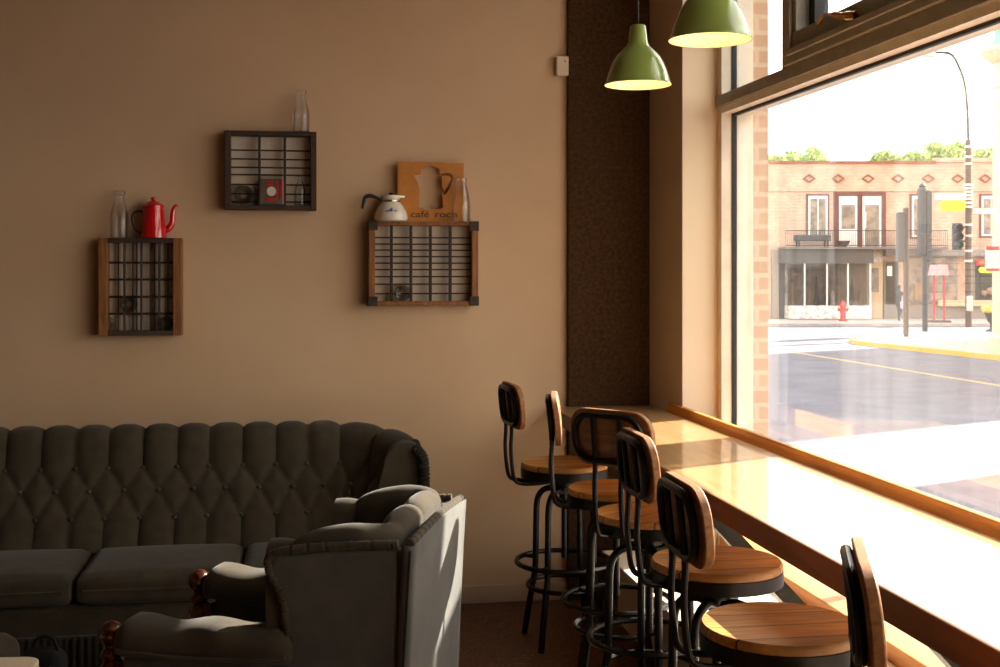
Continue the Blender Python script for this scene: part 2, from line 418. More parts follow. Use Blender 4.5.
for y in (4.516, 3.599):
    l = bpy.data.lights.new('lamp_light', 'POINT'); l.energy = 1.2; l.color = (1, .78, .45); l.shadow_soft_size = .03
    lo = bpy.data.objects.new('lamp_light', l); lo.location = (1.264 if y > 4 else 1.234, y, LZ + .035); C.objects.link(lo)

# ------------------------------------------------------------------ bar stools
def stadium(w, h, n=8, r=None):
    r = r or min(w, h) / 2 * .92; pts = []
    for cx, cy, a0 in ((w/2 - r, h/2 - r, 0), (-w/2 + r, h/2 - r, 90), (-w/2 + r, -h/2 + r, 180), (w/2 - r, -h/2 + r, 270)):
        for k in range(n + 1):
            a = math.radians(a0 + 90 * k / n); pts.append((cx + r * math.cos(a), cy + r * math.sin(a)))
    return pts
def curved_plate(bm, outline, x0, x1, zc, k=0.35):
    """plate standing in the y-z plane, bowed about the sitter (towards -x at the middle)"""
    def P(y, z, x): return Vector((x + k * y * y * 1.0 - 0.10 * (z), y, zc + z))
    # strips across y so that the bow is smooth
    n = len(outline)
    a = [bm.verts.new(P(y, z, x0)) for y, z in outline]; b = [bm.verts.new(P(y, z, x1)) for y, z in outline]
    bm.faces.new(a); bm.faces.new(b[::-1])
    for i in range(n): bm.faces.new((a[i], b[i], b[(i+1) % n], a[(i+1) % n]))
    return P
def make_stool(label):
    t = thing('bar_stool', label, 'stool', (0, 0, 0), 0, 'industrial stools along the counter')
    U = .022
    bm = BM(); lathe(bm, [(.001, .724), (.180, .724), (.186, .729), (.186, .745), (.181, .751), (.001, .751)], 48, Matrix.Translation((0, 0, U)), cap=False)
    obj('seat', bm, 'seat_wood', t, smooth=True)
    bm = BM(); lathe(bm, [(.176, .690), (.188, .690), (.188, .727), (.176, .727)], 48, Matrix.Translation((0, 0, U)), cap=False); lathe(bm, [(.0, .705), (.177, .705), (.177, .712), (.0, .712)], 32, Matrix.Translation((0, 0, U)), cap=False)
    obj('seat_band', bm, 'gunmetal', t, smooth=True)
    bm = BM(); lathe(bm, [(.0, .58), (.022, .58), (.022, .66), (.045, .665), (.05, .69), (.12, .722), (.12, .728), (.0, .728)], 20, cap=False)
    lathe(bm, [(.0, .36), (.012, .36), (.012, .60), (.0, .6)], 12, cap=False)
    obj('swivel_screw', bm, 'gunmetal', t, smooth=True)
    for k in range(4):
        a = math.radians(45 + 90 * k); c, s = math.cos(a), math.sin(a)
        P = [(.018, .645), (.06, .655), (.10, .645), (.128, .615), (.138, .57), (.140, .50), (.142, .40), (.145, .30), (.155, .24), (.175, .14), (.200, .0)]
        obj('leg', tube(BM(), smooth_path([(r*c, r*s, z) for r, z in P], 4), .0135, 10), 'gunmetal', t, smooth=True)
    ring = [(.205 * math.cos(2*PI*k/48), .205 * math.sin(2*PI*k/48), .345) for k in range(48)]
    bm = BM(); tube(bm, ring, .011, 8, True)
    for k in range(4):
        a = math.radians(45 + 90*k); tube(bm, [(.14*math.cos(a), .14*math.sin(a), .345), (.205*math.cos(a), .205*math.sin(a), .345)], .008, 6)
    obj('foot_ring', bm, 'gunmetal', t, smooth=True)
    ring = [(.158 * math.cos(2*PI*k/40), .158 * math.sin(2*PI*k/40), .245) for k in range(40)]
    obj('lower_ring', tube(BM(), ring, .010, 8, True), 'gunmetal', t, smooth=True)
    # backrest on the -x side
    BZ = 1.035; BXc = -.245
    bm = BM(); P = curved_plate(bm, stadium(.325, .188, 6, .070), BXc, BXc + .024, BZ)
    br = obj('backrest', bm, 'back_wood', t, smooth=True, bevel=.004)
    bm = BM(); loop = [P(y, z, BXc - .010) for y, z in stadium(.265, .150, 5, .062)]
    tube(bm, loop, .0105, 8, True)
    obj('backrest_hoop', bm, 'gunmetal', br, smooth=True)
    for s in (-1, 1):
        y = s * .052
        pts = [P(y, .08, BXc - .010), P(y, -.08, BXc - .010), Vector((BXc - .004, y, .86)), Vector((-.243, y, .775)), Vector((-.232, y*1.0, .725)), Vector((-.205, y, .708)), Vector((-.15, y*.9, .703)), Vector((-.08, y * .7, .705))]
        obj('back_strut', tube(BM(), smooth_path(pts, 5), .0085, 8), 'gunmetal', t, smooth=True)
    return t
# seat x, seat y, angle of the backrest (0 = straight left of the view, positive turns it towards the camera)
ST = [(1.125, 5.193, 13, -.012, 'wooden bar stool farthest away, its dark narrow backrest against the pale wall'),
      (1.190, 4.555, -3, .0, 'second bar stool from the back wall, its reddish backrest seen edge on'),
      (1.180, 4.070, 50, .014, 'bar stool whose wide oval wooden backrest is turned towards the viewer'),
      (1.176, 3.374, 9, .014, 'bar stool in front of the wide oval backrest, its dark hoop seen from behind'),
      (1.112, 2.743, 8, -.012, 'bar stool with its whole round plank seat in view at the bottom of the picture'),
      (1.165, 1.880, -13, -.005, 'nearest bar stool, only its upright backrest showing beside the counter edge')]
proto = None
for x, y, th, dz, lab in ST:
    th = math.radians(th)
    d = Vector((-CA, SA)) * math.cos(th) + Vector((-SA, -CA)) * math.sin(th)     # where the backrest lies
    rz = math.atan2(-d.y, -d.x)
    if proto is None:
        proto = t = make_stool(lab); proto.location = (x, y, 0); proto.rotation_euler = (0, 0, rz)
    else: t = dup(proto, (x, y, 0), rz, lab)
    for c in t.children:                       # each back is screwed on at its own height
        if c.name.split('.')[0] in ('backrest', 'back_strut'): c.location.z = dz

# ------------------------------------------------------------------ upholstery
def plan_path(ctrl, step):
    """ctrl: polyline with (x, y, fillet radius); returns points evenly spaced with left-hand normals"""
    pts = []
    for i, (x, y, r) in enumerate(ctrl):
        p = Vector((x, y))
        if 0 < i < len(ctrl) - 1 and r > 0:
            a = (Vector(ctrl[i-1][:2]) - p).normalized(); b = (Vector(ctrl[i+1][:2]) - p).normalized()
            ang = a.angle(b); tl = r / math.tan(ang / 2)
            c = p + (a + b).normalized() * (r / math.sin(ang / 2))
            s = p + a * tl - c; e = p + b * tl - c
            tot = s.angle(e); sg = 1 if s.cross(e) > 0 else -1
            for k in range(17): pts.append(c + Matrix.Rotation(sg * tot * k / 16, 2) @ s)
        else: pts.append(p)
    L = [0]
    for i in range(1, len(pts)): L.append(L[-1] + (pts[i] - pts[i-1]).length)
    n = max(4, int(L[-1] / step)); out = []; j = 0
    for k in range(n + 1):
        s = L[-1] * k / n
        while j < len(L) - 2 and L[j+1] < s: j += 1
        f = (s - L[j]) / max(1e-6, L[j+1] - L[j]); q = pts[j].lerp(pts[j+1], min(1, max(0, f)))
        out.append((s, q))
    res = []
    for k in range(len(out)):
        a = out[max(0, k-1)][1]; b = out[min(len(out)-1, k+1)][1]; t = (b - a).normalized()
        res.append((out[k][0], out[k][1], Vector((-t.y, t.x))))
    return res, L[-1]
def seg_d(p, a, b):
    ab = (b[0]-a[0], b[1]-a[1]); l = ab[0]**2 + ab[1]**2
    t = max(0, min(1, ((p[0]-a[0])*ab[0] + (p[1]-a[1])*ab[1]) / l))
    return math.hypot(p[0]-a[0]-t*ab[0], p[1]-a[1]-t*ab[1])
def tuft(s, z, w, s0, rows, ph=0.0):
    """0 in a seam, 1 on top of a pillow; rows = heights of the three button rows"""
    u = (s - s0) / w; k = round(u); best = 9.0; r1, r2, r3 = rows
    for q in (k - 1, k, k + 1):
        best = min(best, seg_d((u*w, z), (q*w, r1), (q*w, r1 + 3)), seg_d((u*w, z), (q*w, r3), (q*w, r3 - 3)))
        for h in (-.5, .5):
            best = min(best, seg_d((u*w, z), (q*w, r1), ((q+h)*w, r2)) + .004, seg_d((u*w, z), ((q+h)*w, r2), (q*w, r3)) + .004)
    return math.sin(PI/2 * min(1, best / (w * .42))) ** 0.55
def padded_back(name, parent, ctrl, step, w, s0, z0, H, lean, R, amp, rows, zback, buttons=True, m='velvet'):
    path, LEN = plan_path(ctrl, step)
    nf, nr = 44, 16
    rows_v = []
    def surf(i, mode, v):
        s, q, nrm = path[i]; top = H(s, LEN)
        if mode == 0:            # front face
            z = z0 + (top - R - z0) * v; o = lean * (1 - v) ** 1.3; n3 = Vector((nrm.x, nrm.y, .25)).normalized(); zz = z
        else:
            a = PI * v; z = top - R + R * math.sin(a); o = -R + R * math.cos(a); n3 = Vector((nrm.x * math.cos(a), nrm.y * math.cos(a), math.sin(a))); zz = top
        f = tuft(s, zz if mode == 0 else rows[0] + .3, w, s0, rows)
        if mode == 1: f = f * (1 - max(0, v - .5) * 1.2)
        d = amp * (f - .55)
        if mode == 0 and z < z0 + .02: d *= .4
        base = Vector((q.x + nrm.x * o, q.y + nrm.y * o, z))
        return base + n3 * d
    for i in range(len(path)):
        row = [surf(i, 0, k / nf) for k in range(nf)] + [surf(i, 1, k / nr) for k in range(nr + 1)]
        s, q, nrm = path[i]
        row.append(Vector((q.x - nrm.x * 2 * R, q.y - nrm.y * 2 * R, zback)))
        row.append(Vector((q.x - nrm.x * 1.2 * R, q.y - nrm.y * 1.2 * R, zback)))
        row.append(Vector((q.x + nrm.x * lean * .9, q.y + nrm.y * lean * .9, z0)))
        rows_v.append(row)
    bm = BM(); V = grid(bm, rows_v)
    for row in (V[0], V[-1]):
        try: bm.faces.new(row)
        except Exception: pass
    o = obj(name, bm, m, parent, smooth=True)
    if buttons:
        LIM = LEN - .06
        k = -60
        while k < 120:
            for zr, h in ((rows[0], 0), (rows[1], .5), (rows[2], 0)):
                s = s0 + (k + h) * w
                if .05 < s < LIM:
                    i = min(range(len(path)), key=lambda j: abs(path[j][0] - s))
                    top = H(s, LEN); v = (zr - z0) / (top - R - z0)
                    if 0 < v < 1:
                        p = surf(i, 0, v); bm = BM(); ball(bm, (0, 0, 0), .013, 10, (1, 1, .8))
                        obj('button', bm, 'button_cloth', o, smooth=True, loc=p)
            k += 1
    return o, path, LEN
def cushion(bm, lo, hi, r=.05, puff=.02, n=14):
    """rounded box with a crowned top"""
    cx, cy, cz = [(a + b) / 2 for a, b in zip(lo, hi)]; hx_, hy, hz = [(b - a) / 2 for a, b in zip(lo, hi)]
    g = bmesh.ops.create_cube(bm, size=2)
    bmesh.ops.subdivide_edges(bm, edges=list({e for v in g['verts'] for e in v.link_edges}), cuts=n, use_grid_fill=True)
    for v in bm.verts:
        if getattr(v, 'tag', False): continue
        v.tag = True
        p = Vector((v.co.x * hx_, v.co.y * hy, v.co.z * hz))
        q = Vector((max(-hx_ + r, min(hx_ - r, p.x)), max(-hy + r, min(hy - r, p.y)), max(-hz + r, min(hz - r, p.z))))
        d = p - q
        if d.length > 1e-6: p = q + d.normalized() * r
        if v.co.z > 0: p.z += puff * max(0, 1 - v.co.x**2) * max(0, 1 - v.co.y**2)
        v.co = p + Vector((cx, cy, cz))
    return bm
def ruffle(bm, pts, r, n=110, amp=.35):
    sp = smooth_path(pts, max(3, n // max(1, len(pts) - 1)))
    rs = [r * (1 + amp * math.sin(i * 2.1) * (0.6 + .4 * math.sin(i * .7))) for i in range(len(sp))]
    return tube(bm, sp, rs, 10)
def turned_post(bm, x, y, zb, zt):
    h = zt - zb
    prof = [(.03, 0), (.036, .01), (.036, h - .19), (.024, h - .175), (.024, h - .165), (.034, h - .155), (.036, h - .14), (.030, h - .125), (.020, h - .115), (.026, h - .105), (.032, h - .095), (.026, h - .085), (.017, h - .075), (.018, h - .068)]
    for k in range(9):
        a = -PI/2 * .75 + (PI/2 + PI/2 * .75) * k / 8; prof.append((.037 * math.cos(a), h - .037 + .037 * math.sin(a)))
    return lathe(bm, prof, 20, Matrix.Translation((x, y, zb)))

# ---- sofa along the back wall
SO = Vector((-0.78, 5.3, 0))
T = thing('sofa', 'long dark olive velvet sofa with tufted channelled back against the wall', 'sofa', SO)
def sx(x): return x - SO.x
def sy(y): return y - SO.y
XR, XL = .375, -2.10
def Hs(s, L):
    e = min(s, L - s)
    return .913 - .062 * max(0, 1 - e / .42) ** 1.5
wch = .141
ctrl = [(sx(XR - .01), sy(5.24), 0), (sx(XR - .03), sy(5.50), .20), (sx(XL + .03), sy(5.50), .20), (sx(XL + .01), sy(5.24), 0)]

xs = wall_x(276, 5.40) - SO.x                       # one seam of the channels stands here
pp, _ = plan_path(ctrl, .01)
s0 = min((p for p in pp if p[1].y > sy(5.45)), key=lambda p: abs(p[1].x - xs))[0]
back, pth, LEN = padded_back('backrest', T, ctrl, .012, .141, s0, .40, Hs, .24, .09, .026, (.75, .66, .555), .12)
# seat cushions, deck, arms, skirt
cx0 = [(-2.05, -1.47), (-1.46, -.845), (-.835, -.235), (-.225, .37)]
for i, (a, b) in enumerate(cx0):
    bm = BM(); cushion(bm, (sx(a), sy(4.80), .335), (sx(b), sy(5.30), .452), .035, .022)
    c = obj('seat_cushion', bm, 'velvet', T, smooth=True)
    for z in (.395,):
        bm = BM(); tube(bm, [(sx(a) + .03, sy(4.802), z), ((sx(a) + sx(b)) / 2, sy(4.797), z), (sx(b) - .03, sy(4.802), z)], .005, 6)
        obj('piping', bm, 'velvet', c, smooth=True)
bm = BM(); box(bm, (sx(-2.08), sy(4.83), .20), (sx(.50), sy(5.70), .335)); obj('seat_base', bm, 'velvet', T, bevel=.02)
rows = []
for zz, oo in ((.225, 0), (.215, .010), (.13, .014), (.02, .018)):
    rows.append([(sx(-2.08) + 2.6 * k / 320, sy(4.828) - oo - (.007 * (1 + math.sin(k * 1.9)) if zz < .22 else 0), zz) for k in range(321)])
bm = BM(); grid(bm, rows); o = obj('fringe_skirt', bm, 'velvet_dark', T, smooth=True, auto=False)
m_ = o.modifiers.new('thick', 'SOLIDIFY'); m_.thickness = .006
for a, b in ((.37, .53), (-2.22, -2.06)):
    bm = BM(); cushion(bm, (sx(a), sy(4.80), .18), (sx(b), sy(5.45), .66), .075, .012, 10); obj('arm', bm, 'velvet', T, smooth=True)
    bm = BM(); turned_post(bm, sx((a + b) / 2), sy(4.76), .02, .62); obj('arm_post', bm, 'turned_wood', T, smooth=True)
for xx, sg in ((XR, 1),):
    pts = [(sx(xx + .135), sy(5.235), .50), (sx(xx + .15), sy(5.232), .66), (sx(xx + .145), sy(5.235), .79), (sx(xx + .12), sy(5.25), .83), (sx(xx + .12), sy(5.36), .84)]
    obj('ruffled_trim', ruffle(BM(), pts, .022, 110, .2), 'velvet_dark', T, smooth=True)
obj('back_panel', box(BM(), (sx(-2.1), sy(5.71), .05), (sx(.50), sy(5.74), .72)), 'velvet_dark', T, bevel=.01)
for a in (-2.0, .42):
    for y in (4.95, 5.64):
        obj('foot', lathe(BM(), [(.02, 0), (.03, .02), (.03, .20)], 12, Matrix.Translation((sx(a), sy(y), 0))), 'turned_wood', T, smooth=True)

# ---- armchair seen from behind
ARM_A = math.radians(161)
AO = Vector((.0, 3.765, 0))
T = thing('wing_armchair', 'grey blue velvet wing armchair seen from its back with sunlit streaks', 'armchair', AO, ARM_A)
BX = -.395; HW = .350
def Ha(s, L):
    e = min(s, L - s)
    return .895 - .05 * max(0, 1 - e / .30) ** 1.4 + .012 * math.sin(s / L * PI)
ctrl = [(-.02, HW - .085, 0), (BX + .085, HW - .085, .03), (BX + .085, -HW + .085, .03), (-.02, -HW + .085, 0)]
_, LEN = plan_path(ctrl, .02)
padded_back('backrest', T, ctrl, .012, LEN / 4.6, LEN / 2, .40, Ha, .16, .041, .024, (.72, .62, .52), .3)
# outer shell
side = [(BX, .03), (.40, .03), (.40, .52), (-.07, .52), (-.085, .60), (-.06, .70), (-.025, .775), (-.045, .815), (-.20, .838), (BX, .85)]
for s in (1, -1):
    bm = BM(); prism(bm, side, 'y', s * (HW - .055), s * HW)
    o = obj('side_panel', bm, 'velvet_blue', T, bevel=.012)
bm = BM()
rows = []
for k in range(17):
    z = .03 + .825 * k / 16; fl = .035 * (k / 16) ** 2
    rows.append([(BX - .004 - fl * (1 - .25 * abs(j) / 8) , HW * j / 8 * (1 + .03 * k / 16), z + (.02 * (1 - (j / 8) ** 2) if k == 16 else 0)) for j in range(-8, 9)])
grid(bm, rows); o = obj('back_panel', bm, 'velvet_blue', T, smooth=True)
m_ = o.modifiers.new('thick', 'SOLIDIFY'); m_.thickness = .03; m_.offset = 0
for s in (1, -1):
    y = s * (HW - .005)
    pts = [(-.085, y, .60), (-.07, y, .70), (-.030, y, .78), (-.05, y, .825), (-.20, y, .848), (BX, y, .862)]
    obj('ruffled_trim', ruffle(BM(), pts, .0125, 150, .16), 'velvet', T, smooth=True)
pts = [(BX - .03, HW - .01, .862), (BX - .035, HW * .5, .872), (BX - .035, 0, .877), (BX - .035, -HW * .5, .872), (BX - .03, -HW + .01, .862)]
obj('ruffled_trim', ruffle(BM(), pts, .0125, 150, .16), 'velvet', T, smooth=True)
for s in (1, -1):
    y = s * HW
    obj('welt', tube(BM(), smooth_path([(BX - .004, y, .04), (BX - .012, y * 1.005, .45), (BX - .036, y * 1.02, .85)], 6), .006, 6), 'velvet_dark', T, smooth=True)
# arms
for s in (1, -1):
    bm = BM()
    secs = []
    for k in range(25):
        t = k / 24; x = .425 - .53 * t
        top = .618 + .008 * math.sin(t * 15); w = .078 + .006 * math.sin(t * 9.5 + .6)
        if k in (0, 24): w *= .55; top -= .035
        elif k in (1, 23): w *= .88; top -= .010
        yc = s * (HW - .045); ring = []
        for j in range(20):
            a = 2 * PI * j / 20; cy, cz = math.cos(a), math.sin(a)
            ring.append(Vector((x, yc + w * math.copysign(abs(cy) ** .7, cy), (top + .515) / 2 + (top - .515) / 2 * math.copysign(abs(cz) ** .8, cz))))
        secs.append([bm.verts.new(p) for p in ring])
    for i in range(24):
        for j in range(20): bm.faces.new((secs[i][j], secs[i][(j+1) % 20], secs[i+1][(j+1) % 20], secs[i+1][j]))
    bm.faces.new(secs[0][::-1]); bm.faces.new(secs[-1])
    arm = obj('arm_pad', bm, 'velvet', T, smooth=True)
    y = s * (HW + .032)
    obj('piping', tube(BM(), smooth_path([(.40, y, .545), (.2, y + s * .002, .535), (.0, y, .54), (-.085, y - s * .01, .55)], 6), .007, 6), 'velvet', arm, smooth=True)
    obj('arm_post', turned_post(BM(), .455, s * (HW - .045), .04, .605), 'turned_wood', T, smooth=True)
    obj('arm_post_block', box(BM(), (.40, s * (HW - .045) - .03, .04), (.43, s * (HW - .045) + .03, .50)), 'turned_wood', T, bevel=.004)
bm = BM(); box(bm, (-.38, -HW + .06, .10), (.40, HW - .06, .34)); obj('seat_base', bm, 'velvet', T, bevel=.015)
bm = BM(); cushion(bm, (-.30, -HW + .09, .34), (.43, HW - .09, .46), .04, .03); obj('seat_cushion', bm, 'velvet', T, smooth=True)
for x in (-.36, .34):
    for y in (-.3, .3): obj('foot', lathe(BM(), [(.018, 0), (.026, .02), (.026, .11)], 12, Matrix.Translation((x, y, 0))), 'turned_wood', T, smooth=True)

# ---- things cut by the lower left corner
T = thing('footstool', 'dark velvet footstool with rounded top, mostly outside the left edge', 'footstool', (-1.16, 4.06, 0))
bm = BM(); cushion(bm, (-.26, -.20, .27), (.26, .20, .42), .06, .02, 10); obj('cushion_top', bm, 'velvet', T, smooth=True)
bm = BM(); cushion(bm, (-.25, -.19, .10), (.25, .19, .29), .04, .0, 8); obj('base', bm, 'velvet_dark', T, smooth=True)
for x in (-.19, .19):
    for y in (-.13, .13): obj('foot', lathe(BM(), [(.018, 0), (.026, .02), (.026, .12)], 12, Matrix.Translation((x, y, 0))), 'turned_wood', T, smooth=True)
p = street(49, 4.30)
T = thing('bag', 'black cloth bag on the floor between footstool and sofa', 'bag', (p.x, p.y, 0), -A)
bm = BM(); cushion(bm, (-.10, -.06, 0), (.055, .06, .27), .04, .01, 8); obj('pouch', bm, 'black_cloth', T, smooth=True)
obj('strap', tube(BM(), smooth_path([(-.07, 0, .25), (-.04, 0, .31), (.01, 0, .315), (.035, 0, .26)], 6), .008, 6), 'black_cloth', T, smooth=True)
p = street(33, 3.51)
T = thing('side_table', 'cream topped side table with rounded corner in the lower left corner', 'table', (p.x - .22, p.y - .19, 0), -A * .6)
bm = BM(); prism(bm, stadium(.46, .42, 8, .05), 'z', .472, .498); obj('table_top', bm, 'cream_table', T, bevel=.004)
bm = BM(); prism(bm, stadium(.475, .435, 8, .055), 'z', .455, .472); obj('table_rim', bm, 'black_plastic', T, bevel=.003)
obj('pedestal', lathe(BM(), [(.17, 0), (.17, .015), (.03, .03), (.025, .44), (.10, .455)], 24), 'gunmetal', T, smooth=True)

# ------------------------------------------------------------------ crates on the back wall
CD = .078                                   # depth
CYF = WY - CD                               # front plane
def wp(px, py, Y=CYF + .01): return wall_p(px, py, Y)
def crate(name, label, x0, x1, y0, y1, ends, tb, vs, hs, mends, mtb, vth=.012, hth=.0032, vdeep=True, corners=False, rods_v=()):
    a = wp(x0, y1); b = wp(x1, y0); w = b.x - a.x; h = b.z - a.z
    o = Vector(((a.x + b.x) / 2, CYF, a.z)); s = w / (x1 - x0)
    T = thing(name, label, 'crate', o, 0, 'old bottle crates used as wall shelves')
    X = lambda px: (px - (x0 + x1) / 2) * s
    Z = lambda py: (y1 - py) * s
    e = ends * s; t = tb * s
    for lo, hi in (((-w/2, 0, 0), (-w/2 + e, CD, h)), ((w/2 - e, 0, 0), (w/2, CD, h))): obj('end_board', box(BM(), lo, hi), mends, T, bevel=.003)
    obj('top_board', box(BM(), (-w/2 + e, .002, h - t), (w/2 - e, CD, h)), mtb, T, bevel=.002)
    obj('bottom_board', box(BM(), (-w/2 + e, .002, 0), (w/2 - e, CD, t)), mtb, T, bevel=.002)
    for v in vs: obj('divider', box(BM(), (X(v) - vth/2, .022, t), (X(v) + vth/2, .050, h - t)), 'crate_dark', T, bevel=.002)
    for v in hs: obj('rod', box(BM(), (-w/2 + e, .030 if hth > .006 else .040, Z(v) - hth), (w/2 - e, .048, Z(v) + hth)), 'crate_metal', T)
    for v in rods_v: obj('rod', box(BM(), (X(v) - .0026, .044, t), (X(v) + .0026, .050, h - t)), 'crate_metal', T)
    obj('back_sheet', box(BM(), (-w/2 + e, CD - .004, t), (w/2 - e, CD, h - t)), 'backing', T)['label'] = 'pale sheet behind the slats'
    if corners:
        for cx in (-1, 1):
            for cz in (0, 1):
                bm = BM(); c = .042
                xx = sorted((cx * w/2 + cx * .003, cx * (w/2 - c))); zz = sorted((cz * h + (.003 if cz else -.003), cz * h + (-c if cz else c)))
                box(bm, (xx[0], -.003, zz[0]), (xx[1], 0.0005, zz[1])); xs_ = sorted((cx * w/2, cx * (w/2 + .003))); box(bm, (xs_[0], -.003, zz[0]), (xs_[1], .05, zz[1]))
                obj('corner_iron', bm, 'crate_metal', T, bevel=.001)
    return T, X, Z, o
c1, X1, Z1, o1 = crate('wooden_crate', 'tall narrow wooden crate on the wall carrying the red coffee pot', 98.5, 182, 238, 336, 9, 5, (123.5, 140.5, 158.5), (260.5, 278, 296, 313.5), 'crate_side', 'crate_dark', .009, .0052, True, False, (117, 131.5, 135.5, 149, 153.5, 167))
c2, X2, Z2, o2 = crate('wooden_crate', 'dark wide crate highest on the wall with one bottle on top', 224.5, 316.5, 132, 209.5, 6, 4.5, (259, 284.5), (148.5, 157.5, 166, 173.5, 183.5, 193, 201), 'crate_dark', 'crate_dark', .012, .0035)
c3, X3, Z3, o3 = crate('wooden_crate', 'orange brown crate with black corner irons below the coffee pot sign', 368.5, 478, 222, 305.5, 6.5, 4, (391.5, 411, 430.5, 450.5), (238, 244.5, 250.5, 257, 263.5, 270, 277, 284.5, 294), 'crate_side', 'crate_side', .013, .0035, True, True)

# bottles and jars
def vessel(prof_o, m, label, cat, loc, M=None, group=None, name='glass_bottle', th=.0035):
    prof = list(prof_o) + [(max(r - th, .002), z) for r, z in reversed(prof_o) if z > prof_o[0][1] + .0] + [(max(prof_o[0][0] - th, .002), prof_o[0][1] + .006)]
    prof = [(.0005, prof_o[0][1])] + prof + [(.0005, prof_o[0][1] + .006)]
    o = obj(name, lathe(BM(), prof, 28, M, cap=False), m, None, smooth=True, loc=loc)
    return tag(o, label, cat, group)
def milk(h, r):
    return [(r * .92, 0), (r, .006), (r, h * .46), (r * .93, h * .54), (r * .70, h * .68), (r * .56, h * .78), (r * .54, h * .90), (r * .66, h * .92), (r * .66, h * .975), (r * .60, h)]
CM = WY - .055
def on_top(px, py_base, T, crate_o, h_top): return None
def stand(px, o, ztop, Y=CM): return Vector((wall_x(px, Y), Y, ztop))
z1 = wp(140, 238).z; z2 = wp(270, 132).z; z3 = wp(420, 222).z
k = 5.75 / F
vessel(milk(46 * k, 9.0 * k), 'bottle_glass', 'clear milk bottle beside the red coffee pot', 'bottle', stand(119.5, o1, z1), group='clear glass bottles on the crates')
vessel(milk(42 * k, 8.4 * k), 'bottle_glass', 'clear milk bottle alone on the highest crate', 'bottle', stand(301, o2, z2), group='clear glass bottles on the crates')
hb = 44 * k; rb = 9.6 * k
vessel([(rb * .9, 0), (rb, .006), (rb, hb * .38), (rb * .88, hb * .62), (rb * .66, hb * .82), (rb * .56, hb * .92), (rb * .62, hb * .93), (rb * .62, hb)], 'bottle_glass', 'clear bottle in front of the orange coffee pot sign', 'bottle', Vector((wall_x(461, WY - .075), WY - .075, z3)), group='clear glass bottles on the crates')
LYM = Matrix.Rotation(PI / 2, 4, 'X')      # lies with its base to the viewer: local z points away
LYM = Matrix.Rotation(-PI / 2, 4, 'X')
def lying(px, py, r, L, m, label, Y=CYF + .012, neck=.45, name='glass_jar', cat='jar'):
    q = wall_p(px, py, Y)
    prof = [(r * .45, .006), (r * .55, .0), (r * .92, .0), (r, .008), (r, L * .65), (r * .8, L * .78), (r * neck, L * .86), (r * neck, L)]
    return vessel(prof, m, label, cat, q, LYM, 'jars lying in the wall crates', name)
lying(107.5, 324.5, 7 * k, .060, 'bottle_glass', 'clear jar lying in the lower left cell of the tall crate')
lying(128, 304.5, 8.2 * k, .060, 'dark_glass', 'dark glass jar lying in the middle of the tall crate')
lying(165, 324, 7.4 * k, .060, 'dark_glass', 'dark glass jar lying in the lower right cell of the tall crate')
lying(243.5, 194.5, 9.6 * k, .060, 'dark_glass', 'dark round jar lying in the left cell of the highest crate')
lying(403, 293, 8.2 * k, .060, 'dark_glass', 'dark glass jar lying at the bottom of the orange brown crate')
# square can lying in the middle cell, red print on its base
q = wall_p(271.5, 205, CYF + .014)
T = thing('square_tin', 'red and white printed tin lying in the middle cell of the highest crate', 'tin', q)
u = k
obj('tin_body', box(BM(), (-12.0 * u, 0, 0), (12.0 * u, .050, 26 * u)), 'tin_grey', T, bevel=.006)
bm = BM(); lathe(bm, [(4.6 * u, -.004), (4.6 * u, .002)], 24, Matrix.Translation((0, 0, 13.5 * u)) @ Matrix.Rotation(-PI/2, 4, 'X')); obj('tin_cap', bm, 'white_print', T, smooth=True)
bm = BM()
for lo, hi in (((-5, 20, 0), (2, 23.5, 0)), ((-5, 3.5, 0), (4, 6.5, 0)), ((4, 6, 0), (6, 24, 0)), ((8.5, 6, 0), (10.8, 25, 0)), ((-6, 17, 0), (-4, 23, 0)), ((-6, 4, 0), (-4, 9, 0))):
    box(bm, (lo[0] * u, -.002, lo[1] * u), (hi[0] * u, .001, hi[1] * u))
obj('red_lettering', bm, 'red_print', T)
q = wall_p(300, 205.5, CYF + .04)
hb = 31 * k; rb = 5.8 * k
vessel([(rb * .9, 0), (rb, .005), (rb, hb * .5), (rb * .8, hb * .62), (rb * .4, hb * .8), (rb * .34, hb * .93), (rb * .42, hb * .94), (rb * .42, hb)], 'bottle_glass', 'small clear bottle standing in the right cell of the highest crate', 'bottle', q)

# red enamel coffee pot
q = stand(153.5, o1, z1)
T = thing('coffee_pot', 'red enamel coffee pot with black handle on the tall crate', 'coffee pot', q)
def kp(r, z): return (r * k, z * k)
obj('pot_body', lathe(BM(), [kp(12, 0), kp(12.6, .6), kp(12.4, 4), kp(11.2, 16), kp(10, 27), kp(9.6, 29.5), kp(9.9, 30.2), kp(9, 30.2)], 36), 'red_enamel', T, smooth=True)
lid = obj('lid', lathe(BM(), [kp(10.2, 30.2), kp(10.2, 31.2), kp(8.6, 33), kp(5, 35.4), kp(2.2, 36.6), kp(1.6, 37.4)], 32), 'red_enamel', T, smooth=True)
bm = BM(); lathe(bm, [kp(1.5, 37), kp(2.8, 38), kp(2.9, 39.2), kp(1.6, 40.2)], 16); obj('knob', bm, 'red_enamel', lid, smooth=True)
pts = [(9.5, 0, 8), (14, 0, 9.5), (17.5, 0, 15), (18.2, 0, 24), (19.5, 0, 29.5), (22.5, 0, 32.5)]
sp = smooth_path([Vector(p) * k for p in pts], 6)
obj('spout', tube(BM(), sp, [(3.9 - 2.3 * i / (len(sp) - 1)) * k for i in range(len(sp))], 12), 'red_enamel', T, smooth=True)
pts = [(-9.8, 0, 25.5), (-14, 0, 26.5), (-19, 0, 23.5), (-20, 0, 17), (-17.5, 0, 10), (-14, 0, 6), (-11.4, 0, 5)]
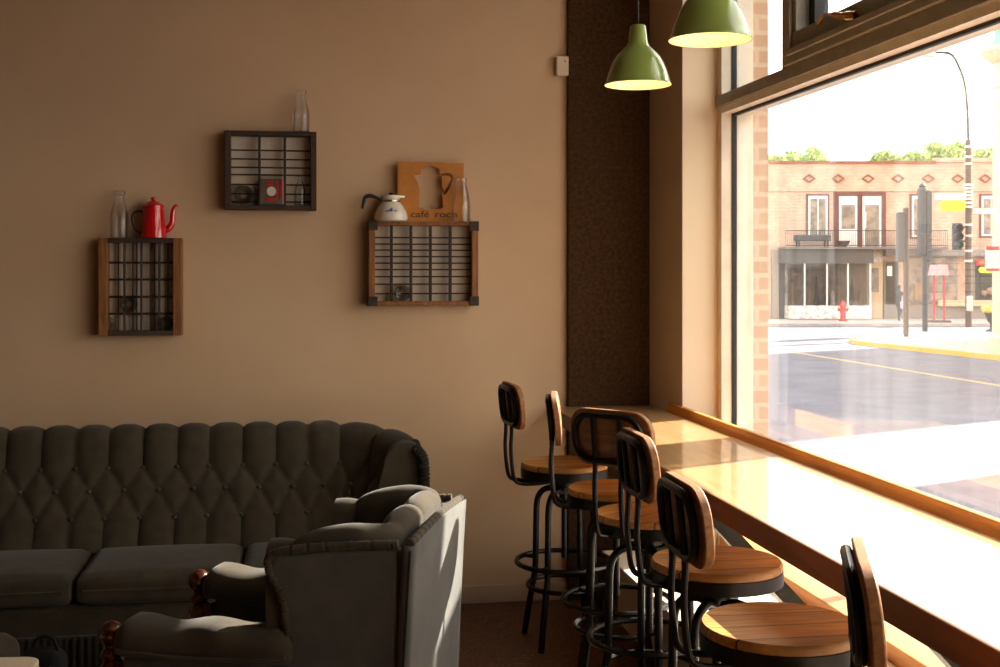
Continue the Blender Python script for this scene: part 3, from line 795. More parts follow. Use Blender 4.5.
obj('handle', tube(BM(), smooth_path([Vector(p) * k for p in pts], 6), 1.15 * k, 10), 'black_enamel', T, smooth=True)

# white carafe
q = Vector((wall_x(391, CM - .01), CM - .01, z3))
T = thing('coffee_carafe', 'white ceramic carafe with black handle and blue mark beside the sign', 'carafe', q)
obj('carafe_body', lathe(BM(), [kp(14, 0), kp(16.2, 1.2), kp(17, 4), kp(16, 9), kp(12.5, 15.5), kp(9.6, 19.3), kp(9.2, 20)], 36), 'white_ceramic', T, smooth=True)
obj('neck_band', lathe(BM(), [kp(9.3, 19.5), kp(9.5, 19.8), kp(9.5, 21.6), kp(9.2, 21.9)], 32), 'steel', T, smooth=True)
bm = BM(); lathe(bm, [kp(9, 21.5), kp(8.6, 22.5), kp(9.6, 25.2), kp(9.9, 26.4), kp(8.4, 26.8), kp(2, 27.2)], 32)
prism(bm, [(x * k, y * k) for x, y in ((6, -4), (13.6, -1), (13.6, 1), (6, 4))], 'z', 24.4 * k, 26.4 * k)
lid = obj('lid', bm, 'white_ceramic', T, smooth=True)
obj('knob', lathe(BM(), [kp(1.4, 27), kp(2.4, 28), kp(2.2, 29), kp(.6, 29.4)], 14), 'black_plastic', lid, smooth=True)
pts = [(-9, 0, 20.8), (-15, 0, 24.2), (-21, 0, 26), (-25.6, 0, 24.4), (-27.4, 0, 19), (-28.8, 0, 13)]
sp = smooth_path([Vector(p) * k for p in pts], 6)
obj('handle', tube(BM(), sp, [(1.2 + .9 * math.sin(PI * i / (len(sp) - 1))) * k for i in range(len(sp))], 10), 'black_plastic', T, smooth=True)
bm = BM()
for i, (x, z, w_, h_) in enumerate(((-1.5, 10.8, 6, 2.4), (-.5, 12.6, 2.4, 2.4), (-5, 9.9, 3, 1.6), (3.4, 10.4, 3.2, 1.6))):
    for sgn in (0,):
        rr = [kp(17, 4), kp(16, 9), kp(12.5, 15.5)]
        def yy(zq):
            return (16 + (12.5 - 16) * (zq - 9) / 6.5 + .7) * k
        vs = [bm.verts.new((xx * k, -math.sqrt(max(0, yy(zz) ** 2 - (xx * k) ** 2)), zz * k)) for xx, zz in ((x - w_/2, z), (x, z - h_/2), (x + w_/2, z), (x, z + h_/2))]
        bm.faces.new(vs)
obj('blue_flower', bm, 'blue_print', T)

# sign with the coffee pot cut out
q = Vector((wall_x(430.5, WY - .02), WY - .038, z3))
T = thing('cutout_sign', 'orange wooden sign with coffee pot shape cut out on the crate', 'sign', q)
def curve_obj(polys, thick, m, name, parent):
    cu = bpy.data.curves.new(name, 'CURVE'); cu.dimensions = '2D'; cu.fill_mode = 'BOTH'; cu.extrude = thick / 2
    for pl in polys:
        sp = cu.splines.new('POLY'); sp.points.add(len(pl) - 1); sp.use_cyclic_u = True
        for i, (x, y) in enumerate(pl): sp.points[i].co = (x, y, 0, 1)
    tmp = bpy.data.objects.new('tmp', cu); C.objects.link(tmp)
    dg = bpy.context.evaluated_depsgraph_get(); me = bpy.data.meshes.new_from_object(tmp.evaluated_get(dg))
    bpy.data.objects.remove(tmp)
    me.transform(Matrix.Rotation(PI / 2, 4, 'X')); me.materials.clear(); me.materials.append(MATS[m])
    o = bpy.data.objects.new(name, me); C.objects.link(o); o.parent = parent; return o
def SG(px, py): return ((px - 430.5) * k, (219.5 - py) * k)
outer = [SG(*p) for p in ((397, 219.5), (397, 158.5), (464, 158.5), (464, 219.5))]
def cz(px, py): return (380 + px * 100 / 953, 155 + py * 70 / 667)
pot = [(385, 155), (385, 110), (420, 85), (455, 70), (465, 58), (480, 70), (520, 80), (565, 105), (570, 150), (600, 140), (640, 135), (680, 145), (705, 180), (695, 215), (650, 310), (615, 352), (590, 320), (600, 470), (570, 485), (500, 492), (420, 487), (365, 468), (370, 300), (352, 230), (318, 165)]
hole = [(585, 175), (625, 162), (665, 170), (675, 195), (650, 250), (610, 315), (592, 280)]
sb = curve_obj([outer, [SG(*cz(*p)) for p in pot], [SG(*cz(*p)) for p in hole]], .012, 'sign_wood', 'sign_board', T)
for txt, x0, wd in (('café', 409.5, 18.5), ('roch', 434, 22)):
    fc = bpy.data.curves.new('word', 'FONT'); fc.body = txt; fc.size = 9.5 * k; fc.extrude = .0012
    tmp = bpy.data.objects.new('tmp', fc); C.objects.link(tmp)
    dg = bpy.context.evaluated_depsgraph_get(); me = bpy.data.meshes.new_from_object(tmp.evaluated_get(dg)); bpy.data.objects.remove(tmp)
    xs_ = [v.co.x for v in me.vertices]; sc = wd * k / (max(xs_) - min(xs_))
    me.transform(Matrix.Rotation(PI/2, 4, 'X') @ Matrix.Diagonal((sc, 1, 1, 1))); me.materials.clear(); me.materials.append(MATS['letter_dark'])
    o = bpy.data.objects.new('dark_lettering', me); C.objects.link(o); o.parent = T; o.location = (*[SG(x0, 215)[0]], -.0072, SG(x0, 214.5)[1])  # letters laid on in dark colour for the shade inside cut-outs
# small cream box on the wall
q = wall_p(561, 67, WY)
T = thing('wall_sensor', 'small cream plastic box on the wall beside the dark panel', 'sensor', q)
obj('housing', box(BM(), (-.030, -.04, -.048), (.030, 0, .048)), 'switch_plastic', T, bevel=.006)
obj('lens', ball(BM(), (.012, -.040, .022), .004, 8), 'black_plastic', T, smooth=True)

# ------------------------------------------------------------------ the street
def gd(py): return (EYE - ROAD) * F / (py - 270)      # distance of a point of the road seen at py
SDIR = -A
def bld(name, label, cat, px, d, z=GZ, group=None): return thing(name, label, cat, street(px, d, z), SDIR, group)
bm = BM(); box(bm, (2.0, -60, ROAD - .3), (130, 160, ROAD)); struct('road', bm, 'asphalt')
FD = 63.4                                # front of the brick building
su = FD / F                              # metres per pixel there
# pavements: ours, the far one, and the corner across the street
M = Matrix.Translation(street(300, 0)) @ Matrix.Rotation(SDIR, 4, 'Z')
def strip(name, m, pts, z0=ROAD, z1=GZ):
    bm = BM(); prism(bm, pts, 'z', z0, z1); o = struct(name, bm, m); return o
strip('pavement_near', 'pavement', [(2.145, -20), (5.2, -20), (5.2, 9.5), (4.6, 11.0), (2.145, 11.8)])
def rd(px, d): p = street(px, d); return (p.x, p.y)
strip('pavement_far', 'pavement', [rd(600, 57.5), rd(1250, 57.5), rd(1250, 75), rd(600, 75)])
cor = [rd(853, 44.0), rd(1010, 35.6), rd(1200, 28), rd(1400, 40), rd(1100, 49.5), rd(862, 47.5)]
strip('pavement_corner', 'pavement', cor)
# yellow kerb of the corner
bm = BM()
kp_ = [Vector((*rd(862, 47.0), 0)), Vector((*rd(853, 44.6), 0)), Vector((*rd(858, 43.2), 0)), Vector((*rd(1010, 35.3), 0)), Vector((*rd(1200, 27.7), 0))]
for a, b in zip(kp_, kp_[1:]):
    t = (b - a).normalized(); n = Vector((-t.y, t.x, 0)) * .12
    prism(bm, [(a + n)[:2], (b + n)[:2], (b - n)[:2], (a - n)[:2]], 'z', ROAD, GZ + .02)
struct('kerb', bm, 'yellow_paint')
# faded centre line
bm = BM(); a = Vector((*rd(792, gd(352)), 0)); b = Vector((*rd(1020, gd(389)), 0)); t = (b - a).normalized(); n = Vector((-t.y, t.x, 0)) * .07
prism(bm, [(a + n)[:2], (b + n)[:2], (b - n)[:2], (a - n)[:2]], 'z', ROAD, ROAD + .006); struct('road_line', bm, 'line_paint')
# dark cracks in the asphalt
def crack(pts, w=.05):
    sp = smooth_path([Vector((*rd(px, gd(py)), ROAD + .001)) for px, py in pts], 6); bm = BM()
    L_ = []
    for i, p in enumerate(sp):
        q = sp[min(i + 1, len(sp) - 1)] - sp[max(i - 1, 0)]; n = Vector((-q.y, q.x, 0)).normalized() * w * random.uniform(.4, 1.3)
        L_.append([p + n, p - n])
    grid(bm, L_); o = struct('road_seam', bm, 'slab_grey')
crack([(772, 368), (830, 376), (900, 388), (1000, 390)]); crack([(770, 352), (840, 362), (930, 372), (1010, 378)]); crack([(800, 420), (880, 408), (960, 412), (1020, 408)]); crack([(860, 372), (905, 378), (960, 374), (1010, 380)])

# --- brick building
B = bld('brick_building', 'two storey brick building with shops across the street', 'building', 860, FD)
def bx(x0, x1, y0, y1, d0, d1, m, name, parent=B, **kw):
    """rectangle by its picture position on the front, d0..d1 in front (-) of the wall"""
    X_ = lambda px: (px - 860) * su; Z_ = lambda py: EYE + (270 - py) * su - GZ
    return obj(name, box(BM(), (X_(x0), d0, Z_(y1)), (X_(x1), d1, Z_(y0))), m, parent, **kw)
bx(640, 1180, 162, 318.4, 0, 8, 'old_brick', 'front_wall')
bx(640, 935, 161, 163.5, -.10, .3, 'ornament', 'coping'); bx(935, 1180, 158, 162, -.12, .3, 'old_brick', 'coping')
bx(640, 1180, 190, 191.2, -.06, 0, 'old_brick', 'string_course')
for px in (809, 838, 868, 898, 928, 957.5, 985):
    bm = BM(); c = Vector(((px - 860) * su, -.05, EYE + (270 - 178.5) * su - GZ)); W2, H2 = 6.6 * su, 4.6 * su
    for i, (a, b) in enumerate((((W2, 0), (0, H2)), ((0, H2), (-W2, 0)), ((-W2, 0), (0, -H2)), ((0, -H2), (W2, 0)))):
        prism(bm, [(c.x + a[0], c.z + a[1]), (c.x + b[0], c.z + b[1]), (c.x + b[0] * .66, c.z + b[1] * .62), (c.x + a[0] * .66, c.z + a[1] * .62)], 'y', -.07, .02)
    obj('diamond_ornament', bm, 'ornament', B)
def win(x0, x1, y0, y1, split=True, name='window', m='white_trim'):
    f = bx(x0 - 2, x1 + 2, y0 - 2, y1 + 1.5, -.07, .0, 'maroon_trim', name)
    t = 1.8
    g = bx(x0, x1, y0, y1, -.10, -.02, m, 'window_frame', f)
    for a, b in (((x0 + t), ((x0 + x1) / 2 - t / 3)), (((x0 + x1) / 2 + t / 3), (x1 - t))) if split else ((x0 + t, x1 - t),):
        bx(a, b, y0 + t * 1.6, y1 - t, -.115, -.09, 'dim_interior', 'pane', f)
    return f
win(808, 827, 196, 237); win(911.5, 919, 196, 237, False); win(981, 1000, 196, 236)
for x0, x1, door in ((838.5, 856.5, 1), (862, 880.5, 0)):
    f = bx(x0 - 5, x1 + 5, 192, 247.5, -.08, 0, 'maroon_trim', 'balcony_door')
    bx(x0, x1, 196.5, 247.5, -.13, -.02, 'white_trim', 'door_frame', f)
    bx(x0 + 2.2, x1 - 2.2, 205, 229 if door else 247, -.14, -.1, 'dim_interior', 'pane', f)
    if not door: bx(x0 + 1, x0 + 3.2, 212, 228, -.17, -.13, 'sign_white', 'curtain', f)
# balcony
bx(778, 938, 247.4, 249.6, -1.5, 0, 'slab_grey', 'balcony_slab')
bm = BM(); Xf = lambda px: (px - 860) * su; Zf = lambda py: EYE + (270 - py) * su - GZ
for zq in (231.5, 246): box(bm, (Xf(779), -1.5, Zf(zq) - .02), (Xf(937), -1.46, Zf(zq) + .02))
for i in range(80):
    x = Xf(779) + (Xf(937) - Xf(779)) * i / 79; box(bm, (x - .008, -1.49, Zf(247)), (x + .008, -1.47, Zf(231.5)))
obj('balcony_railing', bm, 'iron', B)
# left shop
bx(776, 866, 250, 263.5, -1.3, 0, 'shop_dark', 'shop_fascia'); bx(771, 783, 256, 318.4, -.25, -.02, 'shop_dark', 'doorway')
bx(771, 777, 250, 318.4, -.4, 0, 'shop_grey', 'pier')
bx(783.5, 864.5, 305, 317.8, -1.2, 0, 'shop_white', 'shop_base')
bx(783.5, 864.5, 263.5, 305, -.30, -.02, 'dim_interior', 'shop_interior')
for x in (783.5, 799, 821, 841.5, 863.5): bx(x - .7, x + .7, 263, 305.5, -1.2, -1.1, 'white_trim' if x > 790 else 'shop_dark', 'shop_mullion')
bx(784, 864, 264, 305, -1.13, -1.12, 'shop_glass', 'shop_pane')
rnd = random.Random(3)
for x, w_, h_, mm in ((790, 4, 24, 'display_tan'), (806, 5, 17, 'display_tan'), (813, 5, 29, 'display_dark'), (829, 6, 15, 'display_pale'), (835, 5, 20, 'display_tan'), (848, 5, 26, 'display_dark'), (856, 5, 15, 'display_tan'), (824, 4, 12, 'display_dark'), (844, 3, 12, 'display_pale')):
    bm = BM(); r = w_ * su * .5; hh = h_ * su
    lathe(bm, [(r * .8, 0), (r, hh * .15), (r * .7, hh * .45), (r * .9, hh * .7), (r * .35, hh * .84), (r * .4, hh * .92), (.02, hh)], 12, Matrix.Translation((Xf(x), -.7, Zf(305))))
    obj('display', bm, mm, B, smooth=True)
# street door, shops to the right
f = bx(866, 882, 252, 318.4, -.12, -.01, 'beige_door', 'street_door'); bx(869.5, 878, 268, 292, -.15, -.1, 'dim_interior', 'door_pane', f); bx(868, 880, 255, 262, -.15, -.1, 'shop_white', 'transom_light', f)
for x0, x1, y0, y1 in ((885, 897, 262, 304), (908, 926, 258, 302), (928, 955, 258, 301), (974, 998, 262, 300)):
    f = bx(x0 - 1.5, x1 + 1.5, y0 - 1.5, y1 + 1.5, -.12, 0, 'shop_grey', 'shop_window'); bx(x0, x1, y0, y1, -.15, -.1, 'display_dark' if x0 in (885, 974) else 'dim_interior', 'pane', f)
bx(883, 1180, 249.6, 256, -.5, 0, 'shop_grey', 'shop_fascia'); bx(883, 1180, 305, 318.4, -.2, 0, 'shop_grey', 'shop_plinth')
bx(936, 1010, 300, 306, -.4, 0, 'beige_door', 'ledge')
bx(886, 891, 266, 276, -.2, -.14, 'sign_white', 'window_notice'); bx(913, 922, 284, 300, -.25, -.14, 'display_tan', 'window_notice')
f = bx(974, 990, 259.5, 265.5, -.35, -.14, 'sign_red', 'shop_sign'); bx(976, 988, 261, 264, -.38, -.34, 'sign_orange', 'sign_band', f)
bm = BM(); prism(bm, [(x * su, y * su) for x, y in stadium(20, 6, 6)], 'y', -.45, -.30, Matrix.Translation((Xf(986), 0, Zf(270)))); obj('oval_sign', bm, 'sign_yellow', B)
for x, z, r in ((988, 291, 4), (993, 288, 4), (982, 293, 3)):
    obj('display', ball(BM(), (Xf(x), -.3, Zf(z)), r * su, 12), 'display_tan', B, smooth=True)

# things on the balcony and pavement of that building
p = street(812, FD - .8, EYE + (270 - 247.4) * su)
T = thing('balcony_table', 'dark low table on the balcony of the brick building', 'table', p, SDIR)
bm = BM(); box(bm, (-17 * su, -.35, 6 * su), (17 * su, .35, 12 * su)); obj('table_top', bm, 'shop_dark', T, bevel=.05)
for sx_ in (-14, 14):
    for y in (-.28, .28): obj('leg', box(BM(), (sx_ * su - .04, y - .04, 0), (sx_ * su + .04, y + .04, 6 * su)), 'iron', T)
p = street(843, FD - .8, EYE + (270 - 247.4) * su)
T = thing('balcony_planter', 'dark bowl planter on the balcony near the white door', 'planter', p, SDIR)
obj('bowl', lathe(BM(), [(.16, 0), (.2, .05), (.36, .28), (.36, .32), (.30, .32)], 18), 'shop_dark', T, smooth=True)
# hydrant
p = street(843, 60.2, GZ); u = 60.2 / F
T = thing('fire_hydrant', 'red fire hydrant on the far pavement before the white shop base', 'hydrant', p, SDIR)
obj('barrel', lathe(BM(), [(.20, 0), (.20, .06), (.13, .08), (.13, .66), (.17, .68), (.17, .74), (.15, .80), (.10, .92), (.04, .97), (.04, 1.04)], 18), 'hydrant_red', T, smooth=True)
for s in (-1, 1): obj('outlet', lathe(BM(), [(.075, 0), (.075, .10), (.09, .10), (.09, .14)], 12, Matrix.Translation((s * .10, 0, .56)) @ Matrix.Rotation(s * PI / 2, 4, 'Y')), 'hydrant_red', T, smooth=True)

# pedestrian
def skin_body(name, joints, edges, m, parent):
    me = bpy.data.meshes.new(name); me.from_pydata([j[0] for j in joints], edges, []); me.materials.append(MATS[m])
    o = bpy.data.objects.new(name, me); C.objects.link(o); o.parent = parent
    md = o.modifiers.new('skin', 'SKIN'); md.use_smooth_shade = True
    sv = me.skin_vertices[0].data
    for i, j in enumerate(joints): sv[i].radius = j[1] if isinstance(j[1], tuple) else (j[1], j[1])
    sv[0].use_root = True
    s = o.modifiers.new('sub', 'SUBSURF'); s.levels = 1; s.render_levels = 1
    return o
p = street(899, 60.0, GZ)
T = thing('person', 'person in dark clothes with a pale bag walking past the far shops', 'person', p, SDIR - .9)
J = [((0, 0, .92), (.15, .11)), ((0, 0, 1.15), (.15, .10)), ((0, 0, 1.38), (.18, .10)), ((0, 0, 1.50), (.06, .06)), ((0, .01, 1.60), (.075, .09)), ((0, .01, 1.72), (.06, .08)),
     ((-.20, 0, 1.40), .055), ((-.24, -.05, 1.13), .045), ((-.22, .05, .90), .035), ((-.22, .09, .80), (.03, .04)),
     ((.20, 0, 1.40), .055), ((.25, .04, 1.13), .045), ((.24, .16, .95), .035), ((.24, .20, .88), (.03, .04)),
     ((-.09, 0, .85), .095), ((-.10, .14, .48), .06), ((-.10, .10, .07), .045), ((-.10, .24, .04), (.04, .03)),
     ((.09, 0, .85), .095), ((.10, .02, .48), .06), ((.10, -.22, .10), .045), ((.10, -.10, .04), (.04, .03))]
E_ = [(0,1),(1,2),(2,3),(3,4),(4,5),(2,6),(6,7),(7,8),(8,9),(2,10),(10,11),(11,12),(12,13),(0,14),(14,15),(15,16),(16,17),(0,18),(18,19),(19,20),(20,21)]
skin_body('body', J, E_, 'coat_dark', T)
bm = BM(); ball(bm, (0, .02, 1.64), .088, 14, (.85, 1, 1.15)); ball(bm, (0, .115, 1.63), .018, 8); obj('face', bm, 'skin', T, smooth=True)
bm = BM(); ball(bm, (0, -.015, 1.67), .10, 14, (.95, 1, 1.1)); obj('hair', bm, 'hair_dark', T, smooth=True)
p = street(904.5, 59.6, GZ + .62)
T = thing('bag', 'pale lilac bag carried by the person across the street', 'bag', p, SDIR)
bm = BM(); cushion(bm, (-.20, -.08, 0), (.20, .08, .36), .06, .0, 6); obj('pouch', bm, 'bag_lilac', T, smooth=True)
obj('strap', tube(BM(), smooth_path([(-.14, 0, .34), (-.10, 0, .60), (.06, 0, .62), (.14, 0, .34)], 6), .02, 6), 'bag_lilac', T, smooth=True)

# traffic signals and poles
def pole_tube(x0, z0, z1, r): return tube(BM(), [(x0, 0, z0), (x0, 0, z1)], r, 12)
def signal(parent, x, zc, h, w, name='signal_head', rear=True):
    bm = BM(); cushion(bm, (x - w/2, -.12, zc - h/2), (x + w/2, .12, zc + h/2), .05, 0, 4)
    o = obj(name, bm, 'signal_dark', parent, smooth=True)
    for i in (-1, 0, 1):
        bm = BM(); lathe(bm, [(w * .42, 0), (w * .42, .22), (w * .38, .22), (w * .38, 0)], 16, Matrix.Translation((x, -.10, zc + i * h * .31)) @ Matrix.Rotation(PI/2, 4, 'X'), cap=False)
        obj('visor', bm, 'signal_dark', o, smooth=True)
        obj('lens', ball(BM(), (x, -.12, zc + i * h * .31), w * .36, 12, (1, .3, 1)), 'signal_green' if i == -1 else 'iron', o, smooth=True)
    return o
d = 46.0; u = d / F
T = bld('traffic_signal', 'grey pole with a dark signal box on the corner pavement', 'traffic light', 906, d)
zz = lambda py: EYE + (270 - py) * u - GZ
obj('pole', tube(BM(), [(0, 0, 0), (0, 0, zz(208))], .10, 12), 'wood_pole', T, smooth=True)
obj('signal_box', box(BM(), (-9.5 * u, -.15, zz(262)), (-2.0 * u, .15, zz(212))), 'signal_dark', T, bevel=.06)
obj('bracket', box(BM(), (-4 * u, -.04, zz(230)), (0, .04, zz(228))), 'iron', T)
d = 50.0; u = d / F
T = bld('traffic_signal', 'tall dark double signal box on a thin pole before the shops', 'traffic light', 925, d)
obj('pole', tube(BM(), [(0, 0, 0), (0, 0, zz(258))], .11, 12), 'signal_dark', T, smooth=True)
bm = BM(); box(bm, (-6.8 * u, -.2, zz(256)), (0.2 * u, .2, zz(187))); obj('signal_box', bm, 'signal_dark', T, bevel=.1)
bm = BM(); box(bm, (.2 * u, -.15, zz(262)), (6.6 * u, .25, zz(190))); obj('signal_box', bm, 'signal_dark', T, bevel=.1)
obj('crown', lathe(BM(), [(.12, 0), (.16, .05), (.05, .16)], 12, Matrix.Translation((-.1, 0, zz(187)))), 'signal_dark', T, smooth=True)
# street lamp with signal and signs
d = 51.0; u = d / F
T = bld('street_lamp', 'tall street lamp pole with a long curved arm and pale bands', 'street lamp', 968.5, d)
obj('pole', tube(BM(), [(0, 0, 0), (0, 0, zz(200)), (-.01, 0, zz(140))], [.13, .13, .11], 14), 'wood_pole', T, smooth=True)
sp = smooth_path([(-.01, 0, zz(140)), (-.05, 0, zz(110)), (-4 * u, 0, zz(84)), (-10 * u, 0, zz(66)), (-18 * u, 0, zz(54)), (-34 * u, 0, zz(52.5))], 8)
obj('lamp_arm', tube(BM(), sp, .055, 8), 'iron', T, smooth=True)
bm = BM(); cushion(bm, (-45 * u, -.15, zz(57)), (-33 * u, .15, zz(53)), .06, .02, 5); obj('luminaire', bm, 'pale_band', T, smooth=True)
for py in (148, 158, 165, 186, 189.5, 193, 196.5, 200, 204, 208, 226, 237, 252, 262):
    bm = BM(); lathe(bm, [(.15, 0), (.16, .02), (.16, .07), (.15, .09)], 14, Matrix.Translation((0, 0, zz(py)))); obj('pole_band', bm, 'pale_band', T, smooth=True)
obj('control_box', box(BM(), (-3 * u, -.25, zz(311)), (2.5 * u, -.08, zz(296))), 'pale_band', T, bevel=.03)
obj('pole_base', lathe(BM(), [(.30, 0), (.30, .08), (.16, .12)], 16), 'pale_band', T, smooth=True)
def plate(px0, px1, py0, py1, d, name, label, m, back=0, oval=False):
    u_ = d / F; p = street((px0 + px1) / 2, d, EYE + (270 - py1) * u_)
    T_ = thing(name, label, 'sign', p, SDIR); w_ = (px1 - px0) * u_; h_ = (py1 - py0) * u_
    bm = BM()
    if oval: prism(bm, [(x, y + h_/2) for x, y in stadium(w_, h_, 6)], 'y', 0, .04)
    else: box(bm, (-w_/2, 0, 0), (w_/2, .04, h_))
    obj('sign_plate', bm, m, T_)
    return T_, w_, h_
T_, w_, h_ = plate(935, 966, 193, 199.5, 50.85, 'street_sign', 'white street name board on the lamp pole', 'sign_white')
T_, w_, h_ = plate(940, 965.5, 200.5, 211, 50.83, 'street_sign', 'yellow rounded board under the white board on the lamp pole', 'sign_yellow', oval=True)
T_, w_, h_ = plate(973, 998, 208.5, 213.5, 50.85, 'street_sign', 'cream arrow board pointing left beside the lamp pole', 'sign_white')
bm = BM(); box(bm, (-w_/2, -.01, -.03), (w_/2, .02, .0)); box(bm, (-w_/2, -.01, h_), (w_/2, .02, h_ + .03)); box(bm, (-w_/2 - .06, -.01, 0), (-w_/2, .02, h_)); obj('sign_border', bm, 'display_tan', T_)
obj('mount', box(BM(), (-w_/2 - .2, .01, h_ * .4), (-w_/2, .03, h_ * .6)), 'iron', T_)
p = street(957, 50.9, GZ); u = 50.9 / F
T = thing('traffic_signal', 'green and black three lamp traffic light hung on the lamp pole', 'traffic light', p, SDIR)
hd = signal(T, 0, zz(236.5), 27 * u, 9.5 * u)
for py in (228, 242): obj('hanger', box(BM(), (4 * u, -.04, zz(py)), (10.5 * u, .04, zz(py - 1.6))), 'iron', T)
# red posts with pink cover
p = street(939, 58.6, GZ); u = 58.6 / F
T = thing('newspaper_stand', 'red legged stand with pink canopy before the far shop window', 'stand', p, SDIR)
for s in (-1, 1): obj('post', tube(BM(), [(s * 5 * u, 0, 0), (s * 5 * u, 0, 2.3)], .05, 8), 'sign_red', T, smooth=True)
bm = BM(); prism(bm, [(-8 * u, 2.25), (6.5 * u, 2.25), (5 * u, 2.75), (-5 * u, 2.75)], 'y', -.5, .5); obj('canopy', bm, 'pink_cloth', T)
obj('foot_bar', box(BM(), (-9 * u, -.3, 0), (10 * u, .3, .10)), 'shop_dark', T)
# planter with yellow flowers
p = street(991.5, 50.0, GZ)
T = thing('flower_planter', 'dark urn of yellow flowers beside the lamp pole', 'planter', p, SDIR)
obj('urn', lathe(BM(), [(.22, 0), (.22, .05), (.06, .12), (.06, .32), (.16, .42), (.26, .70), (.30, .74), (.24, .74)], 18), 'iron', T, smooth=True)
bm = BM(); rnd = random.Random(5)
for i in range(60):
    a = rnd.uniform(0, 2*PI); r = rnd.uniform(0, .42) ; ball(bm, (r * math.cos(a), r * math.sin(a), .80 + rnd.uniform(0, .28) * (1 - r)), rnd.uniform(.05, .09), 6)
obj('flowers', bm, 'flower_yellow', T)
# corner building at the right edge: a round column with a cornice
d = 36.5; u = d / F
T = bld('corner_building', 'cream stone corner building with cornice at the right edge', 'building', 1010, d)
zz = lambda py: EYE + (270 - py) * u - GZ
obj('corner_column', lathe(BM(), [(.60, 0), (.60, .5), (.50, .6), (.47, zz(90)), (.52, zz(88)), (.47, zz(84)), (.47, zz(64))], 24), 'stone_cream', T, smooth=True)
obj('cornice', lathe(BM(), [(.47, zz(64)), (.62, zz(60)), (.85, zz(52)), (.85, zz(48)), (.5, zz(46))], 24), 'stone_cream', T, smooth=True)
obj('copper_cap', lathe(BM(), [(.55, zz(46)), (.45, zz(38)), (.42, zz(22)), (.2, zz(16))], 24), 'copper_green', T, smooth=True)
r0 = (1010 - 500) * d / F
bm = BM(); prism(bm, [(r - r0, dd - d) for r, dd in ((15.5, 36.9), (11.0, 23.6), (34, 38), (34, 46), (19.8, 46))], 'z', -.1, 12.8); obj('wall', bm, 'stone_cream', T)  # rest unseen; outline and height shaped to shade the road
p = street(992, 35.6, EYE + (270 - 271) * u)
T = thing('street_sign', 'white notice with red top and bottom bars by the stone column', 'sign', p, SDIR)
obj('sign_plate', box(BM(), (-6.5 * u, -.04, 0), (6.5 * u, 0, 24 * u)), 'sign_white', T)
obj('red_bar', box(BM(), (-6.5 * u, -.06, 20.5 * u), (6.5 * u, -.04, 24 * u)), 'sign_red', T); obj('red_bar', box(BM(), (-6.5 * u, -.06, 0), (6.5 * u, -.04, 2.5 * u)), 'sign_red', T)
obj('mount', box(BM(), (3 * u, 0, 10 * u), (4 * u, .12, 12 * u)), 'iron', T)

# low block added out of view so that its shade lies across the near pavement
p = street(500, 0, GZ)
T = thing('shade_block', 'added low brick block out of view that shades the near pavement', 'building', (p.x, p.y, p.z), SDIR)
bm = BM(); prism(bm, [(9.1, 17.6), (9.1, 8.0), (15, 8.0), (15, 21.3)], 'z', -.1, 5.6); obj('wall', bm, 'old_brick', T)
bm = BM(); prism(bm, [(9.0, 17.7), (9.0, 7.9), (15.1, 7.9), (15.1, 21.5)], 'z', 5.6, 5.8); obj('coping', bm, 'white_trim', T)
for y in (9.0, 12.0, 15.0):
    f = obj('window', box(BM(), (9.02, y, 1.0), (9.1, y + 1.8, 3.0)), 'white_trim', T)
    obj('pane', box(BM(), (8.99, y + .12, 1.12), (9.03, y + 1.68, 2.88)), 'dim_interior', f)

# trees behind the roof
def tree(px, d, py_top, w_px, label, m, seed, hpx=22):
    r_ = random.Random(seed); u_ = d / F
    T_ = bld('tree', label, 'tree', px, d, GZ, 'trees behind the brick building')
    top = EYE + (270 - py_top) * u_ - GZ; W_ = w_px * u_ / 2; H_ = hpx * u_
    obj('trunk', tube(BM(), [(0, 0, 0), (.1, 0, top * .5), (0, .1, top * .85)], [.3, .22, .1], 8), 'bark', T_, smooth=True)
    bm = BM(); cl = [(r_.uniform(-1, 1), r_.uniform(-1, 1), r_.uniform(-1, 1)) for _ in range(9)]
    for i in range(1500):
        c = r_.choice(cl); v = Vector((r_.gauss(0, 1), r_.gauss(0, 1), r_.gauss(0, 1))).normalized() * r_.uniform(.4, 1)
        q = Vector((c[0] * W_ * .65 + v.x * W_ * .38, c[1] * W_ * .6 + v.y * W_ * .38, top - H_ * (.55 - c[2] * .25) + v.z * H_ * .28))
        n = Vector((r_.gauss(0, 1), r_.gauss(0, 1), r_.gauss(0, 1))).normalized(); t = n.orthogonal().normalized(); b = n.cross(t); s = r_.uniform(.10, .22)
        bm.faces.new([bm.verts.new(q + t * s), bm.verts.new(q + b * s * .6), bm.verts.new(q - t * s), bm.verts.new(q - b * s * .6)])
    obj('crown', bm, m, T_)
tree(806, 82, 145, 46, 'round green tree above the left end of the brick roof', 'leaf', 1, 26)
tree(776, 80, 152, 26, 'low pale treetop beside the brick window jamb', 'leaf_pale', 2, 18)
tree(888, 84, 150, 34, 'small pale treetop left of the middle of the roof', 'leaf_pale', 3, 18)
tree(912, 86, 148, 34, 'hazy treetop over the middle of the roof', 'leaf_pale', 4, 20)
tree(948, 82, 139, 50, 'bushy green treetop left of the street lamp pole', 'leaf', 5, 26)
tree(982, 84, 146, 34, 'pale treetop right of the street lamp pole', 'leaf_pale', 6, 20)

